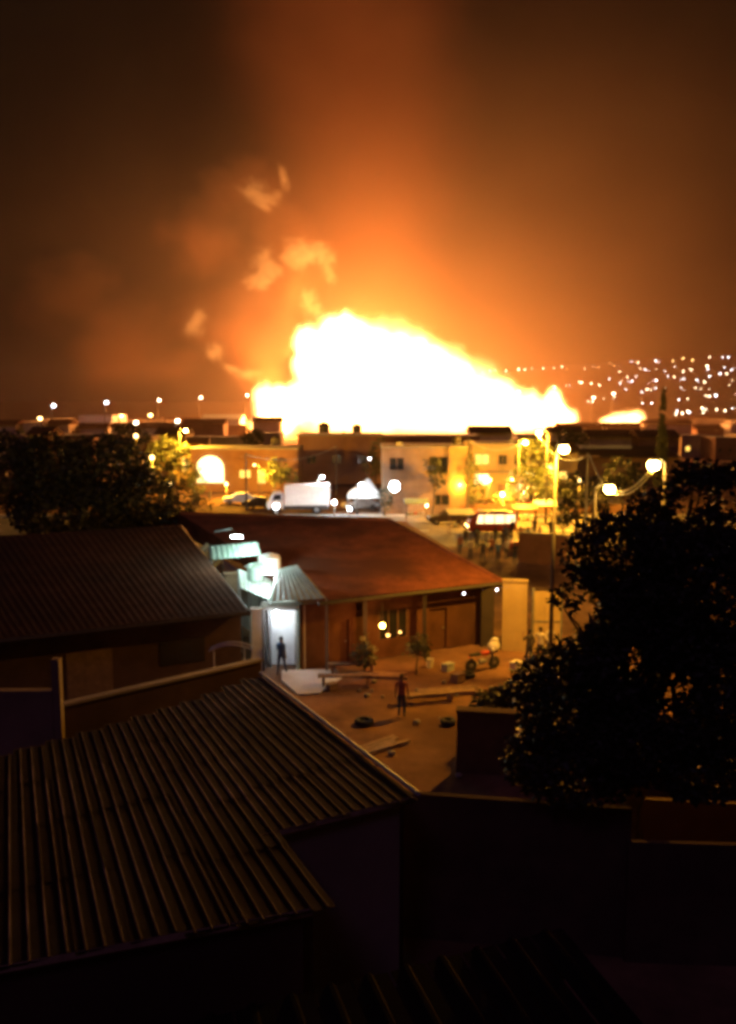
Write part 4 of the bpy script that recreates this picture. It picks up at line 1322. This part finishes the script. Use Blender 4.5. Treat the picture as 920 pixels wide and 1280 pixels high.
block('small yellow house with lit windows left of the glowing arch', 178, 246, 568, 132, M['plaster_y'], 8, 0, [(.06, .2, 1.0, 4.2, lw), (.4, .55, 2.2, 3.6, gl), (.72, .86, 2.2, 4.4, lw)], False)
# yellow street houses on the right
block('two storey cream house lit strongly yellow beside the street', 590, 664, 556, 112, M['plaster_y'], 9, 0,
      [(.05, .3, 4.6, 6.0, lw), (.05, .3, 1.9, 3.4, M['lit_shop']), (.45, .6, 4.6, 5.9, gl), (.45, .6, .0, 2.1, wd_), (.72, .92, 4.6, 5.9, gl)], slabs=(3.6,))
block('brown house behind the street tree on the right', 664, 722, 566, 130, M['plaster_y'], 9, 0, [(.2, .4, 1.2, 2.4, gl), (.6, .8, 1.2, 2.4, lw)], False)
wh = block('long dark roofed warehouse right of the street', 700, 850, 572, 150, M['plaster_red'], 22, 0, [(.1, .2, 0, 3, wd_), (.4, .48, 1.5, 2.6, gl), (.6, .68, 1.5, 2.6, gl)], False, roofm=M['darkroof'])
a = D(728, 557, 152); b = D(792, 557, 152)
MB().box((a.x - wh.location.x, 3.2, a.z - .6), (b.x - wh.location.x, 3.9, a.z)).build('roof_highlight', M['galv'], wh)  # pale strip standing in for a highlight on the roof
q = gz(705, 660)
sg = D(705, 628, 80)
t = thing('signboard', 'small pale blank signboard on a post by the lamp pole', 'sign', (sg.x, sg.y, 0))
MB().box((-.7, -.04, sg.z - .3), (.7, .04, sg.z + .3)).build('board', M['pale'], t)
MB().tube([(0, .06, 0), (0, .06, sg.z)], .06, 6).build('post', M['metal'], t)
def roof_tank(px, py, d, r, lab):
    q = D(px, py, d)
    t = thing('water_tank', lab, 'tank', (q.x, q.y, q.z))
    MB().lathe([(r * .95, .35), (r, .5), (r, r * 1.5 + .3), (r * .6, r * 1.8 + .3), (r * .2, r * 1.85 + .3)], 14).build('tank_body', M['dark'], t)
    MB().lathe([(r * .22, r * 1.85 + .302), (r * .22, r * 1.85 + .42)], 10).build('lid', M['dark'], t)
    for a_ in range(4): MB().box((r * .6 * math.cos(a_ * 1.57 + .8) - .05, r * .6 * math.sin(a_ * 1.57 + .8) - .05, -.02), (r * .6 * math.cos(a_ * 1.57 + .8) + .05, r * .6 * math.sin(a_ * 1.57 + .8) + .05, .348)).build('stand_leg', M['metal'], t)


roof_tank(405, 543.3, 139, .9, 'dark water tank on the low orange building under the fire')
roof_tank(446, 543.3, 140, .75, 'smaller dark water tank right of the one on the low orange building')
roof_tank(571, 558, 99, .55, 'dark water tank on the right end of the two storey building roof')
roof_tank(345, 559.5, 126, .7, 'dark water tank on the roof right of the glowing arch')
def rel_tree(lab, px, pyb, d, lst, n, size, mt, seed, nm='tree'):
    b_ = D(px, pyb, d); b_.z = 0
    tree(lab, b_, px_lobes([(a, b, d + random.uniform(-1, 1), c, e) for a, b, c, e in lst], b_), n, size, .16, mt, seed, nm, nm)


rel_tree('round street tree right of the two yellow windows on the left', 350, 620, 114, [(346, 588, 16, 18), (360, 598, 14, 14)], 700, .55, M['leaf_y'], 41)
rel_tree('ragged tree between the two storey building and the cream house', 588, 640, 97, [(585, 590, 12, 26), (594, 615, 12, 18)], 700, .45, M['leaf_y'], 42)
rel_tree('low bush at the foot of the cream house', 632, 628, 101, [(626, 622, 14, 8), (642, 620, 14, 9)], 500, .35, M['leaf_y'], 43, 'bush')
rel_tree('dark bush left of the yellow side street', 706, 640, 92, [(700, 624, 16, 14), (716, 618, 14, 18)], 800, .4, M['leaf'], 44, 'bush')
rel_tree('dark tree in front of the long warehouse', 778, 640, 84, [(775, 590, 20, 20), (790, 604, 20, 20), (765, 610, 18, 16)], 1200, .42, M['leaf'], 45)
rel_tree('small dark tree left of the glowing arch', 244, 620, 108, [(240, 590, 10, 14), (246, 604, 12, 14)], 600, .4, M['leaf_y'], 46)
rel_tree('dark tree against the left end of the long flat roof', 470, 600, 128, [(474, 568, 12, 22), (466, 580, 12, 16)], 700, .5, M['leaf_y'], 47)
for (px, pt, d, lab) in [(307, 566, 100, 'thin pole standing just right of the two yellow windows'), (420, 556, 118, 'thin pole in front of the low orange building'), (586, 548, 94, 'thin pole at the right corner of the two storey building')]:
    q = D(px, pt, d)
    t = thing('utility_pole', lab, 'pole', (q.x, q.y, 0))
    MB().tube([(0, 0, 0), (0, 0, q.z)], [.13, .08], 8).build('shaft', M['pole'], t)
    MB().box((-.7, -.05, q.z - .5), (.7, .05, q.z - .4)).build('crossarm', M['wood'], t)
def small_lamp(px, py, d, r, mt, lab, watts=0, col=SODA):
    p = D(px, py, d); t = thing('lamp', lab, 'lamp', (p.x, p.y, 0))
    MB().ball((0, 0, p.z), r, 10, 7).build('globe', M[mt], t, smooth=True)
    MB().tube([(0, .05, 0), (0, .05, p.z - r * .9)], .06, 6).build('pole', M['pole'], t)
    if watts: point('lamp_light', t, (0, -r - .25, p.z - .1), watts, col, .12)


for a in [(170, 545, 150, .35, 'soda_far', 'yellow globe lamp over the dark tree on the left', 1500), (190, 572, 118, .3, 'soda_far', 'low yellow globe lamp left of the small lit tree', 4000),
          (214, 605, 104, .22, 'soda_far', 'yellow globe lamp just below the small lit tree', 3000), (283, 605, 108, .2, 'soda_far', 'tiny yellow lamp right of the arch foot', 3500),
          (345, 633, 93, .25, 'cool', 'white globe lamp at the nose of the box lorry', 250, COOL), (418, 628, 94, .2, 'cool', 'white globe lamp at the tail of the box lorry', 300, COOL),
          (437, 636, 92, .16, 'cool', 'tiny white lamp at the foot of the white canopy', 120, COOL), (533, 632, 92, .16, 'warm_far', 'tiny warm lamp by the pale car in front of the two storey building', 400),
          (612, 600, 104, .25, 'soda_far', 'yellow globe lamp on the left corner of the cream house', 4000), (628, 618, 99, .2, 'soda', 'small yellow lamp at the foot of the cream house', 5000),
          (690, 585, 97, .22, 'soda_far', 'small yellow lamp right of the street tree', 4000), (575, 606, 96, .14, 'soda_far', 'tiny yellow lamp at the right corner of the two storey building', 1500),
          (724, 600, 88, .18, 'soda_far', 'small yellow lamp left of the utility pole wires', 3000), (205, 645, 70, .09, 'warm_far', 'tiny warm light in the loose bush beyond the left roof', 30),
          (182, 640, 72, .09, 'cool_far', 'tiny pale light left of the loose bush', 0), (238, 652, 63, .08, 'cool_far', 'tiny pale light at the right foot of the loose bush', 0)]:
    small_lamp(*a)
rel_tree('dark crown in front of the two storey building between its windows', 541, 640, 94.2, [(541, 582, 11, 12), (546, 596, 10, 14)], 420, .42, M['leaf'], 51)
rel_tree('dark shrub at the left corner of the two storey building', 480, 640, 94, [(482, 622, 9, 14)], 260, .35, M['leaf'], 52, 'bush')
rel_tree('yellow lit bush below the small lit tree on the left', 190, 610, 116, [(185, 592, 16, 14), (205, 596, 14, 12)], 600, .5, M['leaf_y'], 53, 'bush')
rel_tree('dark tree against the sky left of the first slim mast', 160, 560, 170, [(158, 540, 16, 12), (176, 544, 12, 10)], 600, .7, M['leaf'], 54)
rel_tree('dark tree on the horizon right of the floodlit pale shed', 318, 560, 165, [(316, 545, 14, 10)], 400, .7, M['leaf'], 55)
rel_tree('dark tree on the horizon right of the street tree', 712, 560, 165, [(708, 545, 16, 9), (724, 548, 12, 9)], 500, .7, M['leaf'], 56)
def stall(px, py, rz, mt, lab):
    q = gz(px, py); t = thing('market_stall', lab, 'stall', q, rz)
    MB().box((-1.1, -.4, .72), (1.1, .4, .8)).build('table_top', M['wood'], t)
    for sx in (-1, 1):
        for sy in (-1, 1):
            MB().box((sx * 1.05 - .03, sy * .45 - .03, 0), (sx * 1.05 + .03, sy * .45 + .03, 2.05 if sy < 0 else 2.3)).build('post', M['wood'], t)
    MB().add([(-1.3, -.8, 2.02), (1.3, -.8, 2.02), (1.3, .6, 2.4), (-1.3, .6, 2.4), (-1.3, -.8, 1.98), (1.3, -.8, 1.98), (1.3, .6, 2.36), (-1.3, .6, 2.36)], [(0, 1, 2, 3), (7, 6, 5, 4), (0, 4, 5, 1), (2, 6, 7, 3), (1, 5, 6, 2), (0, 3, 7, 4)]).build('canopy', mt, t)
    rp = random.Random(px)
    for k in range(5):
        x = -.9 + k * .42; r = rp.uniform(.1, .17)
        MB().ball((x, rp.uniform(-.2, .2), .8 + r * .7), r, 8, 5, sq=(1, 1, .8)).build('goods', M[rp.choice(['cloth', 'red', 'plaster_y', 'green'])], t)


stall(575, 668, R(8), M['cloth'], 'market stall with a pale canopy left of the red minibus')
stall(655, 660, R(-5), M['red'], 'market stall with a red canopy right of the red minibus')
stall(520, 652, R(4), M['green'], 'market stall with a green canopy before the two storey building')
stall(683, 655, R(-8), M['cloth'], 'market stall with a pale canopy by the lamp pole on the street')
car(gz(560, 655), R(5), 'dark car parked near the stalls left of the minibus', M['dark'])
car(gz(668, 690), R(-12), 'dark red car parked right of the crowd by the dark wall', M['red'])
car(gz(300, 630), R(12), 'pale car parked on the yellow lit lot below the arch', M['cloth'])
car(gz(325, 636), R(-20), 'dark car parked on the yellow lit lot left of the lorry', M['dark'])
wire(D(307, 568, 100), D(420, 558, 118), 1.2, 'long wire from the thin pole by the yellow windows to the next pole')
wire(D(586, 550, 94), D(655, 552, 89.5), 1.0, 'wire from the pole at the two storey building to the small yellow lamp')
wire(D(674, 545, 88), D(735, 569, 60), 1.2, 'wire from the street tree lamp to the utility pole')
def dish(px, py, d, lab):
    q = D(px, py, d); t = thing('satellite_dish', lab, 'dish', q)
    MB().lathe([(.02, .12), (.25, .05), (.42, -.08), (.45, -.12), (.27, 0.0)], 14, axis='y').build('reflector', M['white'], t)
    MB().tube([(0, -.1, 0), (0, -.5, .05)], .02, 5).build('feed_arm', M['metal'], t)
    MB().tube([(0, .12, 0), (0, .2, -.7)], .03, 6).build('mast', M['metal'], t)


dish(500, 557, 97, 'satellite dish on the left end of the two storey building roof')
dish(430, 543, 137, 'satellite dish on the low orange building under the fire')
dish(640, 553, 113.5, 'satellite dish on the cream house roof')
# rows of further houses toward the fire and beyond (dim silhouettes)
rb = random.Random(12)
far_rows = []
for (x0, x1, y0, d0) in ((-10, 330, 543, 190), (590, 940, 544, 200), (-10, 330, 530, 280), (700, 940, 532, 300), (-10, 300, 524, 430), (760, 940, 524, 430)):
    x = x0
    while x < x1:
        w = rb.uniform(26, 60)
        far_rows.append((x, min(x + w, x1 + 20), y0 + rb.uniform(-3, 5), d0 + rb.uniform(-12, 12)))
        x += w + rb.uniform(1, 8)
for i, (x, x2, yt, d) in enumerate(far_rows):
    gab = rb.random() < .5
    lit = rb.random() < .3
    wk = rb.choice(['plaster_red', 'plaster', 'pale', 'plaster_y'])
    lab = 'far %s %s house %s, %s row, %s of fire' % ({'plaster_red': 'ochre', 'plaster': 'grey brown', 'pale': 'pale', 'plaster_y': 'cream'}[wk], 'gabled' if gab else 'flat roofed',
          'with a lit window' if lit else 'with dark windows', 'nearest' if d < 240 else 'middle' if d < 360 else 'farthest', 'left' if x < 400 else 'right')
    t = block(lab, x, x2, yt, d, M[wk], 9, 0,
              [(.15, .3, 1.6, 2.8, lw if lit else gl), (.62, .77, 1.6, 2.8, gl)], not gab)
    t['group'] = 'far houses near the horizon'
# floodlit pale hall at left edge of the horizon
block('white floodlit hall low on the left horizon', 98, 140, 519, 330, M['white'], 20, 0, [(.1, .9, 1.0, 5.0, M['lit_white'])])
block('pale lit shed just left of the fire base', 252, 300, 524, 300, M['white'], 12, 0, [(.1, .9, .5, 2.2, M['lit_white'])], False, roofm=M['galv'])

# tall mast lamps on the left and the right
for (px, py, d, c, lab) in [(67, 507, 300, 'cool', 'pale mast lamp nearest the left edge on the horizon'), (133, 503, 320, 'cool', 'bluish white mast lamp over the floodlit hall'),
                            (50, 523, 260, 'soda', 'yellow lamp lowest at the left edge of the horizon'), (152, 520, 260, 'soda', 'yellow lamp right of the floodlit hall'),
                            (188, 519, 270, 'soda', 'yellow lamp left of the first slim mast'), (170, 528, 250, 'warm', 'white lamp between the two yellow lamps on the left'),
                            (199, 500, 380, 'warm', 'slim mast lamp, leftmost of the three slim masts'), (251, 497, 400, 'warm', 'slim mast lamp, middle of the three slim masts'),
                            (309, 494, 420, 'warm', 'slim mast lamp nearest the left end of the fire'), (222, 526, 240, 'warm', 'pale lamp just above the left street lamp'),
                            (767, 492, 400, 'warm', 'slim mast lamp above the small blaze on the right'), (742, 497, 400, 'warm', 'slim mast lamp left of the one above the small blaze'),
                            (648, 490, 420, 'warm', 'slim mast lamp showing through the right slope of the fire')]:
    street_lamp(px, py, d, lab, SODA, M[c + '_far'], 0, (.8, 0), name='mast_lamp', s=2.3)

# ------------------------------------------------------------------ hillside city lights (each a lamp on its pole)
def far_lamp_mesh(mname):
    m = MB(); m.tube([(0, 0, -9), (0, 0, 0)], .25, 5, 0); m.ball((0, 0, .8), 1.0, 8, 5, 1, (1, 1, .8))
    return m.mesh('far_lamp', [M['concrete'], M[mname]])


fmesh = {c: far_lamp_mesh(c) for c in ('cool_far', 'warm_far', 'soda_far')}
flab = {'cool_far': 'tiny bluish white street lamp on the far hillside at right', 'warm_far': 'tiny warm white street lamp on the far hillside at right', 'soda_far': 'tiny amber street lamp on the far hillside at right'}


def hill_hit(px, py):
    r = ray(px, py); s = 500.0 / r.y
    for k in range(700):
        q = CAM + r * s
        if q.z - 9 <= hill(q.x, q.y): return q
        s *= 1.005
        if q.y > 3600: break
    return None


rl = random.Random(5); cnt = 0
spots = []
def row(x0, y0, x1, y1, n, cols, jx, jy, s0, s1):
    for k in range(n):
        f = (k + rl.uniform(-.8, .8)) / max(1, n - 1); jy *= 1.06
        spots.append((x0 + (x1 - x0) * f + rl.uniform(-jx, jx), y0 + (y1 - y0) * f + rl.uniform(-jy, jy), rl.choice(cols), rl.uniform(s0, s1) * rl.choice([.5, .8, 1, 1, 1.35])))


row(602, 466, 700, 461, 13, ['warm_far'], 1, 1.2, .6, 1.0)
row(712, 461, 790, 456, 7, ['warm_far', 'soda_far'], 2, 1.5, .4, .7)
row(770, 455, 915, 446, 14, ['warm_far', 'soda_far', 'cool_far'], 2, 2, .5, 1.0)
row(690, 484, 795, 474, 13, ['warm_far', 'warm_far', 'cool_far'], 2, 2.5, .6, 1.1)
row(775, 466, 918, 457, 16, ['cool_far', 'warm_far'], 3, 2.5, .6, 1.1)
row(790, 478, 918, 469, 15, ['cool_far', 'warm_far', 'cool_far'], 3, 3, .7, 1.3)
row(786, 490, 918, 481, 14, ['cool_far', 'warm_far'], 3, 3, .7, 1.3)
row(800, 503, 918, 494, 9, ['cool_far', 'warm_far'], 4, 3, .7, 1.3)
row(838, 517, 918, 511, 12, ['warm_far', 'cool_far'], 4, 2, 1.0, 1.6)
row(735, 508, 775, 492, 5, ['warm_far'], 4, 4, .7, 1.1)
for (px, py, c, s) in spots:
    q = hill_hit(px, py)
    if q is None: continue
    o = link('street_lamp', fmesh[c], None, q)
    s *= q.y / 1350; o.scale = (s, s, s)
    setp(o, flab[c], 'lamp', 'city lights on the far hillside, ' + c.split('_')[0])
    cnt += 1

# ------------------------------------------------------------------ air
hz_m = bpy.data.materials.new('haze_air'); hz_m.use_nodes = True
nt = hz_m.node_tree; nt.nodes.clear()
o_ = nt.nodes.new('ShaderNodeOutputMaterial'); pv = nt.nodes.new('ShaderNodeVolumePrincipled')
pv.inputs['Color'].default_value = (0.92, 0.80, 0.70, 1); pv.inputs['Density'].default_value = HAZE; pv.inputs['Anisotropy'].default_value = 0.15
nt.links.new(pv.outputs[0], o_.inputs['Volume'])
setp(MB().box((-4500, -300, -20), (4500, 7000, 330)).build('haze', hz_m), kind='stuff')
